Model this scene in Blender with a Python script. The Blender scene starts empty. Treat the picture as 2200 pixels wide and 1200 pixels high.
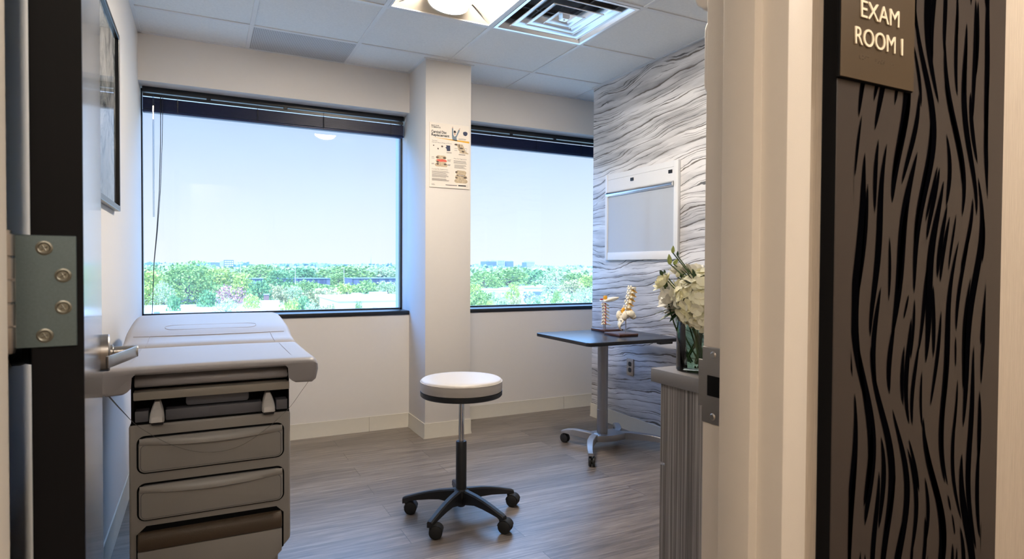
import bpy, bmesh, math, random
from mathutils import Matrix, Vector
S = bpy.context.scene
COL = S.collection
PI = math.pi
rnd = random.Random(7)

# ------------------------------------------------------------------ materials
def lin(r, g, b):
    f = lambda c: c / 12.92 if c <= .04045 else ((c + .055) / 1.055) ** 2.4
    return (f(r / 255), f(g / 255), f(b / 255), 1)

class NT:
    def __init__(s, name):
        s.m = bpy.data.materials.new(name); s.m.use_nodes = True
        s.t = s.m.node_tree; s.n = s.t.nodes; s.l = s.t.links
        s.p = s.n['Principled BSDF']
    def new(s, typ, **kw):
        n = s.n.new(typ)
        for k, v in kw.items(): setattr(n, k, v)
        return n
    def link(s, a, b): s.l.new(a, b)
    def val(s, sock, v):
        if isinstance(v, bpy.types.NodeSocket): s.l.new(v, sock)
        else: sock.default_value = v
    def math(s, op, a, b=None, c=None, clamp=False):
        n = s.n.new('ShaderNodeMath'); n.operation = op; n.use_clamp = clamp
        s.val(n.inputs[0], a)
        if b is not None: s.val(n.inputs[1], b)
        if c is not None: s.val(n.inputs[2], c)
        return n.outputs[0]
    def mix(s, f, a, b, typ='MIX'):
        n = s.n.new('ShaderNodeMix'); n.data_type = 'RGBA'; n.blend_type = typ
        s.val(n.inputs[0], f); s.val(n.inputs[6], a); s.val(n.inputs[7], b)
        return n.outputs[2]
    def coord(s, scale=(1, 1, 1), which='Object'):
        tc = s.n.new('ShaderNodeTexCoord'); mp = s.n.new('ShaderNodeMapping')
        mp.inputs['Scale'].default_value = scale
        s.l.new(tc.outputs[which], mp.inputs[0]); return mp.outputs[0]
    def noise(s, vec, scale, detail=3, rough=.5, dist=0):
        n = s.n.new('ShaderNodeTexNoise')
        n.inputs['Scale'].default_value = scale; n.inputs['Detail'].default_value = detail
        n.inputs['Roughness'].default_value = rough; n.inputs['Distortion'].default_value = dist
        s.l.new(vec, n.inputs['Vector']); return n.outputs['Fac']
    def ramp(s, f, stops):
        n = s.n.new('ShaderNodeValToRGB'); e = n.color_ramp.elements
        while len(e) < len(stops): e.new(.5)
        for i, (p, c) in enumerate(stops): e[i].position = p; e[i].color = c
        s.l.new(f, n.inputs[0]); return n.outputs[0]
    def bump(s, h, strength, dist=.002):
        n = s.n.new('ShaderNodeBump'); n.inputs['Strength'].default_value = strength
        n.inputs['Distance'].default_value = dist
        s.l.new(h, n.inputs['Height']); s.l.new(n.outputs[0], s.p.inputs['Normal'])

def mat(name, col, rough=.5, metal=0., spec=.5, coat=0., var=.06, vscale=40., bump=0., bscale=300., stretch=(1, 1, 1), trans=0., sheen=0.):
    k = NT(name); p = k.p
    p.inputs['Roughness'].default_value = rough; p.inputs['Metallic'].default_value = metal
    p.inputs['Specular IOR Level'].default_value = spec; p.inputs['Coat Weight'].default_value = coat
    p.inputs['Coat Roughness'].default_value = .08
    p.inputs['Transmission Weight'].default_value = trans
    v = k.coord(stretch)
    n = k.noise(v, vscale)
    lo = tuple(c * (1 - var) for c in col[:3]) + (1,); hi = tuple(min(1, c * (1 + var)) for c in col[:3]) + (1,)
    k.link(k.mix(n, lo, hi), p.inputs['Base Color'])
    if bump: k.bump(k.noise(v, bscale, 2), bump)
    return k.m

M = {}
M['wall'] = mat('wall_paint', lin(217, 212, 207), .75, var=.015, bump=.12, bscale=260)
M['lintel'] = M['wall']
M['hallwall'] = None
M['cream'] = mat('cream_vinyl', lin(207, 201, 188), .5, var=.03)
M['frame'] = mat('frame_paint', lin(208, 199, 187), .42, var=.02, bump=.06, bscale=500)
M['ceil'] = None
M['tbar'] = mat('grid_paint', lin(214, 216, 218), .35, var=.02)
M['black'] = mat('black_metal', lin(22, 25, 32), .35, var=.1)
M['blackmatte'] = mat('black_matte', lin(10, 10, 12), .85, spec=.15, var=.1)
M['slat'] = mat('slat_metal', lin(7, 24, 70), .4, var=.15)
M['blackplastic'] = mat('black_plastic', lin(27, 28, 31), .5, var=.1, bump=.05)
M['rubber'] = mat('black_rubber', lin(24, 24, 25), .7, var=.1)
M['chrome'] = mat('chrome', (.72, .72, .73, 1), .12, 1., var=.02)
M['steel'] = mat('brushed_steel', (.47, .45, .43, 1), .33, 1., var=.08, vscale=60, stretch=(1, 1, 30))
M['hinge'] = mat('hinge_steel', (.15, .20, .22, 1), .42, 1., var=.14, vscale=400)
M['screw'] = mat('screw_brass', (.24, .23, .19, 1), .45, 1., var=.1)
M['alu'] = mat('grey_aluminium_paint', lin(150, 150, 154), .35, .6, var=.04)
M['vent'] = mat('vent_metal', (.88, .885, .89, 1), .30, 1., var=.05, vscale=15)
M['ventdark'] = mat('duct_dark', lin(120, 120, 124), .6, var=.2)
M['vinyl'] = mat('grey_vinyl', lin(150, 147, 149), .42, var=.02, bump=.05, bscale=700)
M['seam'] = mat('seam_thread', lin(150, 146, 148), .6)
M['stool'] = mat('stool_vinyl', lin(186, 180, 174), .42, var=.02, bump=.03, bscale=500)
M['tablebody'] = mat('table_body_plastic', lin(150, 147, 143), .36, var=.02, bump=.04, bscale=600)
M['tabletrim'] = mat('table_trim_plastic', lin(154, 149, 140), .36, var=.02)
M['tablegrey'] = mat('table_grey_plastic', lin(96, 97, 104), .45, var=.03)
M['palegrey'] = mat('pale_plastic', lin(196, 194, 192), .3, var=.02)
M['tread'] = mat('brown_tread', lin(80, 66, 52), .42, var=.1, vscale=300, bump=.5, bscale=420)
M['tabletop'] = mat('dark_laminate', lin(28, 29, 36), .24, spec=.38, var=.08, vscale=80)
M['counter'] = mat('grey_counter', lin(124, 120, 118), .4, var=.06, vscale=300)
M['walnut'] = mat('dark_walnut', lin(68, 38, 28), .3, coat=.3, var=.3, vscale=60, stretch=(1, 12, 12))
M['bone'] = mat('bone_plastic', lin(238, 230, 210), .4, var=.12, vscale=120, bump=.2, bscale=200)
M['boned'] = mat('bone_disc', lin(206, 180, 140), .45, var=.15, vscale=120)
M['nerve'] = mat('nerve_orange', lin(226, 164, 40), .4, var=.1)
M['redart'] = mat('artery_red', lin(178, 40, 60), .4, var=.1)
M['white'] = mat('white_enamel', lin(226, 228, 232), .3, var=.01)
M['lightbox'] = mat('white_diffuser', lin(182, 190, 202), .03, var=.01)
M['silver'] = mat('silver_trim', (.75, .76, .78, 1), .2, 1., var=.03)
M['outlet'] = mat('steel_cover', (.42, .40, .38, 1), .4, 1., var=.05)
M['paper'] = mat('poster_card', lin(226, 218, 208), .5, var=.01)
M['ink'] = mat('poster_ink', lin(26, 26, 32), .6)
M['inkgrey'] = mat('poster_grey_ink', lin(120, 115, 112), .6)
M['inkblue'] = mat('poster_blue_ink', lin(48, 56, 82), .6, var=.4, vscale=200)
M['inkcoat'] = mat('poster_coat_ink', lin(112, 128, 142), .6, var=.3, vscale=150)
M['inkskin'] = mat('poster_skin_ink', lin(190, 160, 140), .6)
M['inkyel'] = mat('poster_yellow_ink', lin(222, 168, 48), .6)
M['inktan'] = mat('poster_tan_ink', lin(186, 168, 142), .6, var=.5, vscale=90)
M['inkdark'] = mat('poster_brown_ink', lin(92, 80, 70), .6, var=.4, vscale=150)
M['inkred'] = mat('poster_red_ink', lin(214, 92, 76), .6, var=.3, vscale=150)
M['signface'] = mat('sign_bronze', lin(80, 65, 46), .45, .25, var=.06, vscale=600, bump=.05, bscale=900)
M['letter'] = mat('sign_letter', lin(240, 224, 196), .45, var=.01)
M['panel'] = mat('panel_brown', lin(55, 48, 45), .38, var=.04, vscale=30, bump=.05, bscale=700)
M['groove'] = mat('panel_groove', lin(4, 4, 6), 1., spec=0)
M['dispenser'] = mat('dispenser_plastic', lin(226, 218, 208), .25, var=.01)
M['dispin'] = mat('dispenser_face', lin(214, 192, 160), .35)
M['dispred'] = mat('dispenser_window', lin(120, 66, 56), .25)
M['glassvase'] = None
M['stem'] = mat('stem_green', lin(66, 88, 40), .5, var=.3, vscale=60)
M['leaf'] = mat('leaf_green', lin(40, 68, 34), .45, var=.35, vscale=60)
M['budg'] = mat('bud_green', lin(160, 172, 96), .5, var=.25, vscale=90)
M['petal'] = mat('petal_white', lin(250, 247, 238), .6, var=.05, vscale=40)
M['petalc'] = mat('petal_cream', lin(250, 245, 218), .6, var=.08, vscale=30)
M['strap'] = mat('clear_plastic', lin(170, 168, 160), .2, var=.02, trans=.6)
M['hallceil'] = mat('hall_ceiling', lin(220, 215, 205), .8, var=.02)
M['picblack'] = mat('picture_black', lin(18, 20, 24), .3, var=.1)
M['lamp_reflector'] = mat('lamp_reflector', lin(206, 198, 184), .45, var=.01)

k = NT('dark_veneer')          # espresso door veneer
v = k.coord((60, 60, 1.2)); n = k.noise(v, 3, 4)
k.link(k.mix(n, lin(22, 19, 20), lin(36, 30, 29)), k.p.inputs['Base Color'])
k.p.inputs['Roughness'].default_value = .22; k.p.inputs['Coat Weight'].default_value = 1; k.p.inputs['Coat Roughness'].default_value = .1
k.p.inputs['Coat IOR'].default_value = 1.7
M['door'] = k.m
k = NT('door_edge'); v = k.coord((60, 60, 1.2)); n = k.noise(v, 3, 4)
k.link(k.mix(n, lin(7, 7, 10), lin(13, 12, 14)), k.p.inputs['Base Color']); k.p.inputs['Roughness'].default_value = .6; k.p.inputs['Specular IOR Level'].default_value = .15
M['dooredge'] = k.m

k = NT('ceiling_tile')
v = k.coord(); n = k.noise(v, 420, 3, .7); n2 = k.noise(v, 90, 2)
k.link(k.mix(k.math('MULTIPLY', n, n2), lin(216, 218, 218), lin(246, 247, 246)), k.p.inputs['Base Color'])
k.p.inputs['Roughness'].default_value = .9; k.bump(n, .35, .003); M['ceil'] = k.m

k = NT('perforated_metal')
v = k.coord((1, 1, 1)); vo = k.new('ShaderNodeTexVoronoi'); vo.inputs['Scale'].default_value = 105; vo.inputs['Randomness'].default_value = 0
k.link(v, vo.inputs['Vector'])
d = k.math('GREATER_THAN', vo.outputs['Distance'], .36)
k.link(k.mix(d, lin(128, 132, 138), lin(196, 200, 204)), k.p.inputs['Base Color']); k.p.inputs['Roughness'].default_value = .45
M['perf'] = k.m

def plankmat():
    k = NT('vinyl_planks'); v = k.coord()
    def brick(c1, c2, mortar):
        b = k.new('ShaderNodeTexBrick'); b.offset = .37; b.offset_frequency = 2
        for nm, val in (('Scale', 1), ('Mortar Size', .0012), ('Mortar Smooth', .1), ('Brick Width', 1.22), ('Row Height', .152), ('Bias', 0)):
            b.inputs[nm].default_value = val
        b.inputs['Color1'].default_value = c1; b.inputs['Color2'].default_value = c2; b.inputs['Mortar'].default_value = mortar
        k.link(v, b.inputs['Vector']); return b
    b = brick((0, 0, 0, 1), (1, 1, 1, 1), (.5, .5, .5, 1))
    sep = k.new('ShaderNodeSeparateXYZ'); k.link(v, sep.inputs[0])
    r = k.math('MULTIPLY', b.outputs['Color'], 7.3)
    cmb = k.new('ShaderNodeCombineXYZ')
    k.link(k.math('ADD', k.math('MULTIPLY', sep.outputs[0], 1.6), r), cmb.inputs[0]); k.link(k.math('MULTIPLY', sep.outputs[1], 26), cmb.inputs[1]); k.link(r, cmb.inputs[2])
    g1 = k.noise(cmb.outputs[0], 2.2, 6, .62, .4)
    cm2 = k.new('ShaderNodeCombineXYZ'); k.link(k.math('MULTIPLY', sep.outputs[0], 5), cm2.inputs[0]); k.link(k.math('MULTIPLY', sep.outputs[1], 160), cm2.inputs[1]); k.link(r, cm2.inputs[2])
    g2 = k.noise(cm2.outputs[0], 2.5, 3, .6)
    t = k.math('ADD', k.math('MULTIPLY', g1, .62), k.math('MULTIPLY', g2, .38))
    c = k.ramp(t, [(.30, lin(62, 54, 49)), (.45, lin(100, 91, 84)), (.56, lin(122, 112, 104)), (.74, lin(160, 150, 140))])
    tone = k.mix(b.outputs['Color'], (.74, .73, .73, 1), (1.16, 1.14, 1.12, 1))
    c = k.mix(1, c, tone, 'MULTIPLY')
    c = k.mix(b.outputs['Fac'], c, lin(52, 46, 44))
    k.link(c, k.p.inputs['Base Color'])
    k.link(k.math('ADD', k.math('MULTIPLY', g2, .16), .26), k.p.inputs['Roughness'])
    k.p.inputs['Specular IOR Level'].default_value = .6
    h = k.math('SUBTRACT', k.math('MULTIPLY', g2, .3), b.outputs['Fac']); k.bump(h, .25, .0015)
    return k.m
M['floor'] = plankmat()

def agate():
    k = NT('agate_wallpaper'); v = k.coord()
    sep = k.new('ShaderNodeSeparateXYZ'); k.link(v, sep.inputs[0]); y, z = sep.outputs[1], sep.outputs[2]
    def nz(sy, sz, off, scale=1, detail=4, rough=.55, dist=0):
        c = k.new('ShaderNodeCombineXYZ'); k.link(k.math('MULTIPLY', y, sy), c.inputs[0]); k.link(k.math('MULTIPLY', z, sz), c.inputs[1]); c.inputs[2].default_value = off
        return k.noise(c.outputs[0], scale, detail, rough, dist)
    w1 = nz(.9, 2.0, 0, 1, 2, .42); w2 = nz(3.2, 11, 3, 1, 3, .5); w3 = nz(18, 34, 5, 1, 2)
    # flow coordinate: nearly horizontal strata that rise towards the doorway and swell
    base = k.math('ADD', k.math('MULTIPLY', z, 1.0), k.math('MULTIPLY', y, .06))
    base = k.math('ADD', base, k.math('MULTIPLY', w1, .36)); base = k.math('ADD', base, k.math('MULTIPLY', w2, .052)); base = k.math('ADD', base, k.math('MULTIPLY', w3, .006))
    def strata(freq, off):
        t = k.math('ADD', k.math('MULTIPLY', base, freq), off)
        return k.math('FRACT', t)
    f1 = strata(12.5, 0); f2 = strata(21.3, .4); f3 = strata(37, .15)
    m1 = nz(1.3, 5, 11, 1.6, 2); m2 = nz(1.6, 7, 17, 1.7, 2); m3 = nz(2, 8, 23, 2.0, 2)
    def line(f, w, m, lo, hi):
        a = k.math('LESS_THAN', f, w)
        g = k.math('SUBTRACT', m, lo); g = k.math('DIVIDE', g, hi - lo, clamp=True)
        return k.math('MULTIPLY', a, g)
    l1 = line(f1, .075, m1, .38, .50); l2 = line(f2, .085, m2, .43, .54); l3 = line(f3, .11, m3, .53, .62)
    f4 = strata(29.7, .77); m4 = nz(1.2, 6, 41, 1.5, 2); l4 = line(f4, .09, m4, .51, .58)
    # soft shade above each line
    def shade(f, m, p):
        return k.math('MULTIPLY', k.math('POWER', k.math('SUBTRACT', 1., f), p), m)
    s1 = shade(f1, m2, 1.7); s2 = shade(f2, m3, 2.2); wide = nz(.8, 5.5, 31, 1.4, 4, .6)
    s = k.math('ADD', k.math('MULTIPLY', s1, .42), k.math('MULTIPLY', s2, .30))
    s = k.math('ADD', s, k.math('MULTIPLY', k.math('SUBTRACT', wide, .45), 2.4), clamp=True)
    spk = nz(260, 260, 2, 1, 1)
    s = k.math('MULTIPLY', s, k.math('ADD', .72, k.math('MULTIPLY', spk, .56)), clamp=True)
    c = k.mix(s, lin(222, 221, 222), lin(104, 104, 110))
    c = k.mix(k.math('MULTIPLY', l3, .55), c, lin(84, 82, 82))
    c = k.mix(k.math('MULTIPLY', l4, .8), c, lin(74, 72, 72))
    c = k.mix(k.math('MULTIPLY', l2, .9), c, lin(66, 64, 66))
    c = k.mix(k.math('MULTIPLY', l1, .9), c, lin(84, 74, 66))
    k.link(c, k.p.inputs['Base Color']); k.p.inputs['Roughness'].default_value = .5
    return k.m
M['agate'] = agate()

k = NT('striated_wallcovering'); v = k.coord((170, 170, 3)); n = k.noise(v, 2, 4, .65); v2 = k.coord((500, 500, 14)); n2 = k.noise(v2, 2, 2)
k.link(k.mix(k.math('MULTIPLY', k.math('ADD', n, n2), .5), lin(146, 132, 116), lin(222, 208, 190)), k.p.inputs['Base Color']); k.p.inputs['Roughness'].default_value = .6
k.bump(n, .2, .001); M['hallwall'] = k.m

k = NT('striped_laminate'); v = k.coord((150, 150, .8)); n = k.noise(v, 2, 5, .7); v2 = k.coord((46, 46, .3)); n2 = k.noise(v2, 2, 3, .6)
t = k.math('ADD', k.math('MULTIPLY', n, .6), k.math('MULTIPLY', n2, .4))
k.link(k.ramp(t, [(.36, lin(66, 62, 60)), (.5, lin(126, 121, 117)), (.62, lin(182, 177, 172))]), k.p.inputs['Base Color']); k.p.inputs['Roughness'].default_value = .45
M['cab'] = k.m

def emit(name, col, st):
    k = NT(name); k.p.inputs['Emission Color'].default_value = col; k.p.inputs['Emission Strength'].default_value = st
    v = k.coord(); k.link(k.mix(k.noise(v, 20), col, col), k.p.inputs['Base Color']); return k.m
M['lens'] = emit('lamp_lens', (1, .89, .75, 1), 52)
M['halllens'] = emit('hall_lamp_lens', (1, .91, .80, 1), 18); M['halllens2'] = emit('hall_lamp_lens_bright', (1, .90, .79, 1), 28)

def glass(name, veil, tint=(1, 1, 1, 1), ior=1.5):
    k = NT(name); k.n.remove(k.p); out = k.n['Material Output']
    tr = k.new('ShaderNodeBsdfTransparent'); tr.inputs[0].default_value = tint
    gl = k.new('ShaderNodeBsdfGlossy'); gl.inputs['Roughness'].default_value = .0
    fr = k.new('ShaderNodeFresnel'); fr.inputs[0].default_value = ior
    mx = k.new('ShaderNodeMixShader'); k.link(fr.outputs[0], mx.inputs[0]); k.link(tr.outputs[0], mx.inputs[1]); k.link(gl.outputs[0], mx.inputs[2])
    last = mx.outputs[0]
    if veil:      # dusty film on the pane; its veil also stands in for outdoor haze
        tl = k.new('ShaderNodeBsdfTranslucent'); v = k.coord(); n = k.noise(v, 3, 3)
        k.link(k.mix(n, (.92, .97, 1, 1), (.97, .99, 1, 1)), tl.inputs[0])
        m2 = k.new('ShaderNodeMixShader'); k.link(k.math('MULTIPLY', k.math('ADD', n, .5), veil), m2.inputs[0]); k.link(last, m2.inputs[1]); k.link(tl.outputs[0], m2.inputs[2]); last = m2.outputs[0]
    k.link(last, out.inputs[0]); return k.m
M['pane'] = glass('window_glass', .06)
M['glassvase'] = glass('vase_glass', 0, (.86, .93, .90, 1), 1.45)
M['water'] = glass('vase_water', 0, (.72, .80, .74, 1), 1.33)
M['clear'] = glass('clear_wand', 0, (.8, .86, .92, 1), 1.5)
M['picglass'] = glass('picture_glass', 0, (.95, .97, 1, 1), 1.75)

# outdoors
def leafmat(name, c, var=.45):
    k = NT(name); v = k.coord(); n = k.noise(v, .9, 3, .6)
    lo = tuple(x * (1 - var) for x in c[:3]) + (1,); hi = tuple(min(1, x * (1 + var)) for x in c[:3]) + (1,)
    k.link(k.mix(n, lo, hi), k.p.inputs['Base Color']); k.p.inputs['Roughness'].default_value = .8; k.p.inputs['Specular IOR Level'].default_value = .2
    return k.m
LEAF = {'green': leafmat('leaves_green', lin(142, 172, 92)), 'lime': leafmat('leaves_lime', lin(178, 196, 100)), 'deep': leafmat('leaves_deep', lin(114, 158, 98)),
        'pale': leafmat('leaves_pale', lin(172, 188, 140)), 'pink': leafmat('leaves_pink', lin(186, 142, 134)), 'tan': leafmat('leaves_tan', lin(184, 182, 128))}
M['bark'] = mat('bark', lin(110, 98, 88), .9, var=.3, vscale=3)
M['bwhite'] = mat('building_white', lin(226, 226, 224), .8, var=.04, vscale=.3)
M['bgrey'] = mat('building_grey', lin(170, 176, 186), .8, var=.08, vscale=.3)
M['bblue'] = mat('building_blue_glass', lin(104, 124, 158), .5, var=.2, vscale=.4)
M['roofg'] = mat('roof_shingle', lin(150, 152, 162), .9, var=.15, vscale=2)
M['brick'] = mat('brick_brown', lin(142, 112, 104), .9, var=.2, vscale=4)
M['ground'] = mat('ground_lots', lin(158, 160, 146), .95, var=.3, vscale=.02)
k = NT('dark_warehouse'); v = k.coord((.55, .55, .02)); n = k.noise(v, 1, 2, .7)
k.link(k.ramp(n, [(.42, lin(64, 72, 96)), (.58, lin(104, 112, 134))]), k.p.inputs['Base Color']); M['warehouse'] = k.m

# ------------------------------------------------------------------ mesh helpers
def box(bm, x0, y0, z0, x1, y1, z1, bev=0., seg=2):
    b2 = bmesh.new(); bmesh.ops.create_cube(b2, size=1)
    for q in b2.verts: q.co = ((x0 + x1) / 2 + q.co.x * (x1 - x0), (y0 + y1) / 2 + q.co.y * (y1 - y0), (z0 + z1) / 2 + q.co.z * (z1 - z0))
    if bev: bmesh.ops.bevel(b2, geom=list(b2.edges), offset=bev, segments=seg, affect='EDGES', profile=.5)
    join(bm, b2)

def join(bm, b2, mx=None):
    if mx is not None: bmesh.ops.transform(b2, matrix=mx, verts=b2.verts)
    me = bpy.data.meshes.new('tmp'); b2.to_mesh(me); bm.from_mesh(me); bpy.data.meshes.remove(me); b2.free()

def frame_of(d):
    d = Vector(d).normalized(); a = Vector((0, 0, 1)) if abs(d.z) < .95 else Vector((0, 1, 0))
    u = a.cross(d).normalized(); return u, d.cross(u), d

def tube(bm, pts, r, n=10, cap=True, closed=False, flat=1.):
    pts = [Vector(p) for p in pts]; N = len(pts); rs = r if isinstance(r, (list, tuple)) else [r] * N
    rings = []; pu = None
    for i, p in enumerate(pts):
        if closed: d = pts[(i + 1) % N] - pts[i - 1]
        else: d = pts[min(i + 1, N - 1)] - pts[max(i - 1, 0)]
        u, w, d = frame_of(d)
        if pu is not None:
            u = (pu - d * pu.dot(d)).normalized(); w = d.cross(u)
        pu = u
        rings.append([bm.verts.new(p + u * math.cos(2 * PI * j / n) * rs[i] + w * math.sin(2 * PI * j / n) * rs[i] * flat) for j in range(n)])
    for i in range(N if closed else N - 1):
        a, b = rings[i], rings[(i + 1) % N]
        for j in range(n): bm.faces.new((a[j], a[(j + 1) % n], b[(j + 1) % n], b[j]))
    if cap and not closed: bm.faces.new(rings[0][::-1]); bm.faces.new(rings[-1])

def cyl(bm, p0, p1, r, r1=None, n=24): tube(bm, [p0, p1], [r, r if r1 is None else r1], n)

def lathe(bm, prof, c=(0, 0, 0), n=40, axis='Z'):
    rot = {'Z': Matrix(), 'X': Matrix.Rotation(PI / 2, 4, 'Y'), 'Y': Matrix.Rotation(-PI / 2, 4, 'X')}[axis]
    mx = Matrix.Translation(c) @ rot; rings = []
    for r, z in prof:
        if r < 1e-6: rings.append([bm.verts.new(mx @ Vector((0, 0, z)))])
        else: rings.append([bm.verts.new(mx @ Vector((r * math.cos(2 * PI * j / n), r * math.sin(2 * PI * j / n), z))) for j in range(n)])
    for a, b in zip(rings, rings[1:]):
        for j in range(n):
            j2 = (j + 1) % n
            if len(a) == 1 and len(b) == 1: continue
            if len(a) == 1: bm.faces.new((a[0], b[j2], b[j]))
            elif len(b) == 1: bm.faces.new((a[j], a[j2], b[0]))
            else: bm.faces.new((a[j], a[j2], b[j2], b[j]))
    if len(rings[0]) > 1: bm.faces.new(rings[0][::-1])
    if len(rings[-1]) > 1: bm.faces.new(rings[-1])

def prism(bm, poly, ax, a, b, bev=0., seg=2):
    """poly in the two other axes (in order), extruded from a to b along ax"""
    b2 = bmesh.new()
    def P(p, t): return {'x': (t, p[0], p[1]), 'y': (p[0], t, p[1]), 'z': (p[0], p[1], t)}[ax]
    A = [b2.verts.new(P(p, a)) for p in poly]; B = [b2.verts.new(P(p, b)) for p in poly]; n = len(poly)
    b2.faces.new(A); b2.faces.new(B[::-1])
    for i in range(n): b2.faces.new((A[i], B[i], B[(i + 1) % n], A[(i + 1) % n]))
    bmesh.ops.recalc_face_normals(b2, faces=b2.faces)
    if bev:
        es = [e for e in b2.edges if len(e.link_faces) == 2 and e.calc_face_angle(0) > .4]
        bmesh.ops.bevel(b2, geom=es, offset=bev, segments=seg, affect='EDGES', profile=.5)
    join(bm, b2)

def rrect(x0, z0, x1, z1, r, n=6):
    o = []
    for cx, cz, a in ((x1 - r, z1 - r, 0), (x0 + r, z1 - r, 90), (x0 + r, z0 + r, 180), (x1 - r, z0 + r, 270)):
        for i in range(n + 1):
            t = math.radians(a + 90 * i / n); o.append((cx + r * math.cos(t), cz + r * math.sin(t)))
    return o

def ball(bm, c, r, sub=2, scale=(1, 1, 1), rot=None):
    b2 = bmesh.new(); bmesh.ops.create_icosphere(b2, subdivisions=sub, radius=r)
    mx = Matrix.Translation(c) @ (rot if rot is not None else Matrix()) @ Matrix.Diagonal((*scale, 1)); join(bm, b2, mx)

# ------------------------------------------------------------------ object helpers
WM = {}
def world(o): return WM.get(o.name, Matrix())
def tag(o, label, cat=None, group=None, kind=None):
    o['label'] = label
    if cat: o['category'] = cat
    if group: o['group'] = group
    if kind: o['kind'] = kind
    return o
def thing(name, label, cat, loc=(0, 0, 0), rz=0., group=None, kind=None):
    o = bpy.data.objects.new(name, None); COL.objects.link(o); o.location = loc; o.rotation_euler = (0, 0, rz)
    o.empty_display_size = .05; WM[o.name] = Matrix.Translation(loc) @ Matrix.Rotation(rz, 4, 'Z')
    return tag(o, label, cat, group, kind)
def obj(name, bm, m, parent=None, local=False, smooth=30, label=None):
    if parent is not None and not local: bmesh.ops.transform(bm, matrix=world(parent).inverted(), verts=bm.verts)
    bmesh.ops.recalc_face_normals(bm, faces=bm.faces) if smooth is not None else None
    me = bpy.data.meshes.new(name); bm.to_mesh(me); bm.free()
    for mm in (m if isinstance(m, (list, tuple)) else [m]): me.materials.append(mm)
    if smooth:
        me.shade_smooth()
        try: me.set_sharp_from_angle(angle=math.radians(smooth))
        except Exception: pass
    o = bpy.data.objects.new(name, me); COL.objects.link(o)
    if parent is not None: o.parent = parent; WM[o.name] = world(parent)
    if label: o['label'] = label
    return o
def B(): return bmesh.new()
def struct(name, bm, m, label, cat, smooth=30): return tag(obj(name, bm, m, smooth=smooth), label, cat, kind='structure')
def copy_tree(o, parent=None):
    c = o.copy(); COL.objects.link(c); c.parent = parent; c.matrix_parent_inverse = Matrix()
    for ch in list(o.children): copy_tree(ch, c)
    return c
def text_bm(s, x0, z0, x1, z1, y, extrude=0., off=0.):
    """lettering in the XZ plane facing -Y, fitted to the box"""
    cu = bpy.data.curves.new('t', 'FONT'); cu.body = s; cu.extrude = .02 if extrude else 0; cu.offset = off; cu.resolution_u = 4
    o = bpy.data.objects.new('t', cu); COL.objects.link(o)
    dg = bpy.context.evaluated_depsgraph_get(); me = bpy.data.meshes.new_from_object(o.evaluated_get(dg))
    bm = B(); bm.from_mesh(me); bpy.data.objects.remove(o); bpy.data.curves.remove(cu); bpy.data.meshes.remove(me)
    xs = [q.co.x for q in bm.verts]; ys = [q.co.y for q in bm.verts]; a, b, c, d = min(xs), max(xs), min(ys), max(ys)
    for q in bm.verts:
        q.co = (x0 + (q.co.x - a) / (b - a) * (x1 - x0), y - ((q.co.z / .04 + .5) * extrude if extrude else 0), z0 + (q.co.y - c) / (d - c) * (z1 - z0))
    return bm

# ------------------------------------------------------------------ room dimensions (metres, floor z = 0, camera above the origin)
HC = 2.514; XL = -.333; XR = 2.685; YB = 4.2425; YG = 4.445; T = .6096; GX = 1.4796; GY = 3.2167; YE = 3.94
LINT = 2.237; SILL = .803; CX0, CX1, CY = 1.321, 1.645, 3.888

bm = B(); box(bm, -1.7, -1.5, -.12, 3.5, 4.6, 0); struct('floor', bm, M['floor'], 'grey brown wood look vinyl plank floor', 'floor')
# ceiling of lay-in tiles with a T-bar grid
bm = B(); box(bm, XL - .12, .66, HC + .004, 3.5, 3.9 - 3.9 + GY - 2 * T, HC + .3)
def cslab(x0, y0, x1, y1): box(bm, x0, y0, HC + .004, x1, y1, HC + .3)
cslab(XL - .12, GY - 2 * T, GX - T, 4.6); cslab(GX - T, GY, GX, 4.6); cslab(GX, GY, 3.5, 4.6); cslab(GX, GY - 2 * T, GX + T, GY - T); cslab(GX + T, GY - 2 * T, 3.5, GY)
box(bm, GX - T - .02, GY - 2 * T - .02, HC + .16, GX + T + .02, GY + .02, HC + .32)
ceil = struct('ceiling', bm, M['ceil'], 'white speckled acoustic tile ceiling over the exam room', 'ceiling')
bm = B(); w = .012
for i in range(-2, 4):
    x = GX + i * T
    box(bm, x - w, .76, HC - .001, x + w, YB if x < XR + .1 else YB, HC + .006, .0008, 1)
for j in range(-4, 2):
    y = GY + j * T; x1 = XR if y < YE else 3.38
    box(bm, XL, y - w, HC - .0015, x1, y + w, HC + .0055, .0008, 1)
def angle(x0, y0, x1, y1): box(bm, x0, y0, HC - .002, x1, y1, HC + .005, .0008, 1)
angle(XL, YB - .018, 3.38, YB); angle(XL, .757, XL + .018, YB); angle(XR - .018, .757, XR, YE)
angle(CX0 - .016, CY - .016, CX1 + .016, CY); angle(CX0 - .016, CY, CX0, YB - .02)
obj('ceiling_grid', bm, M['tbar'], ceil)

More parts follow.
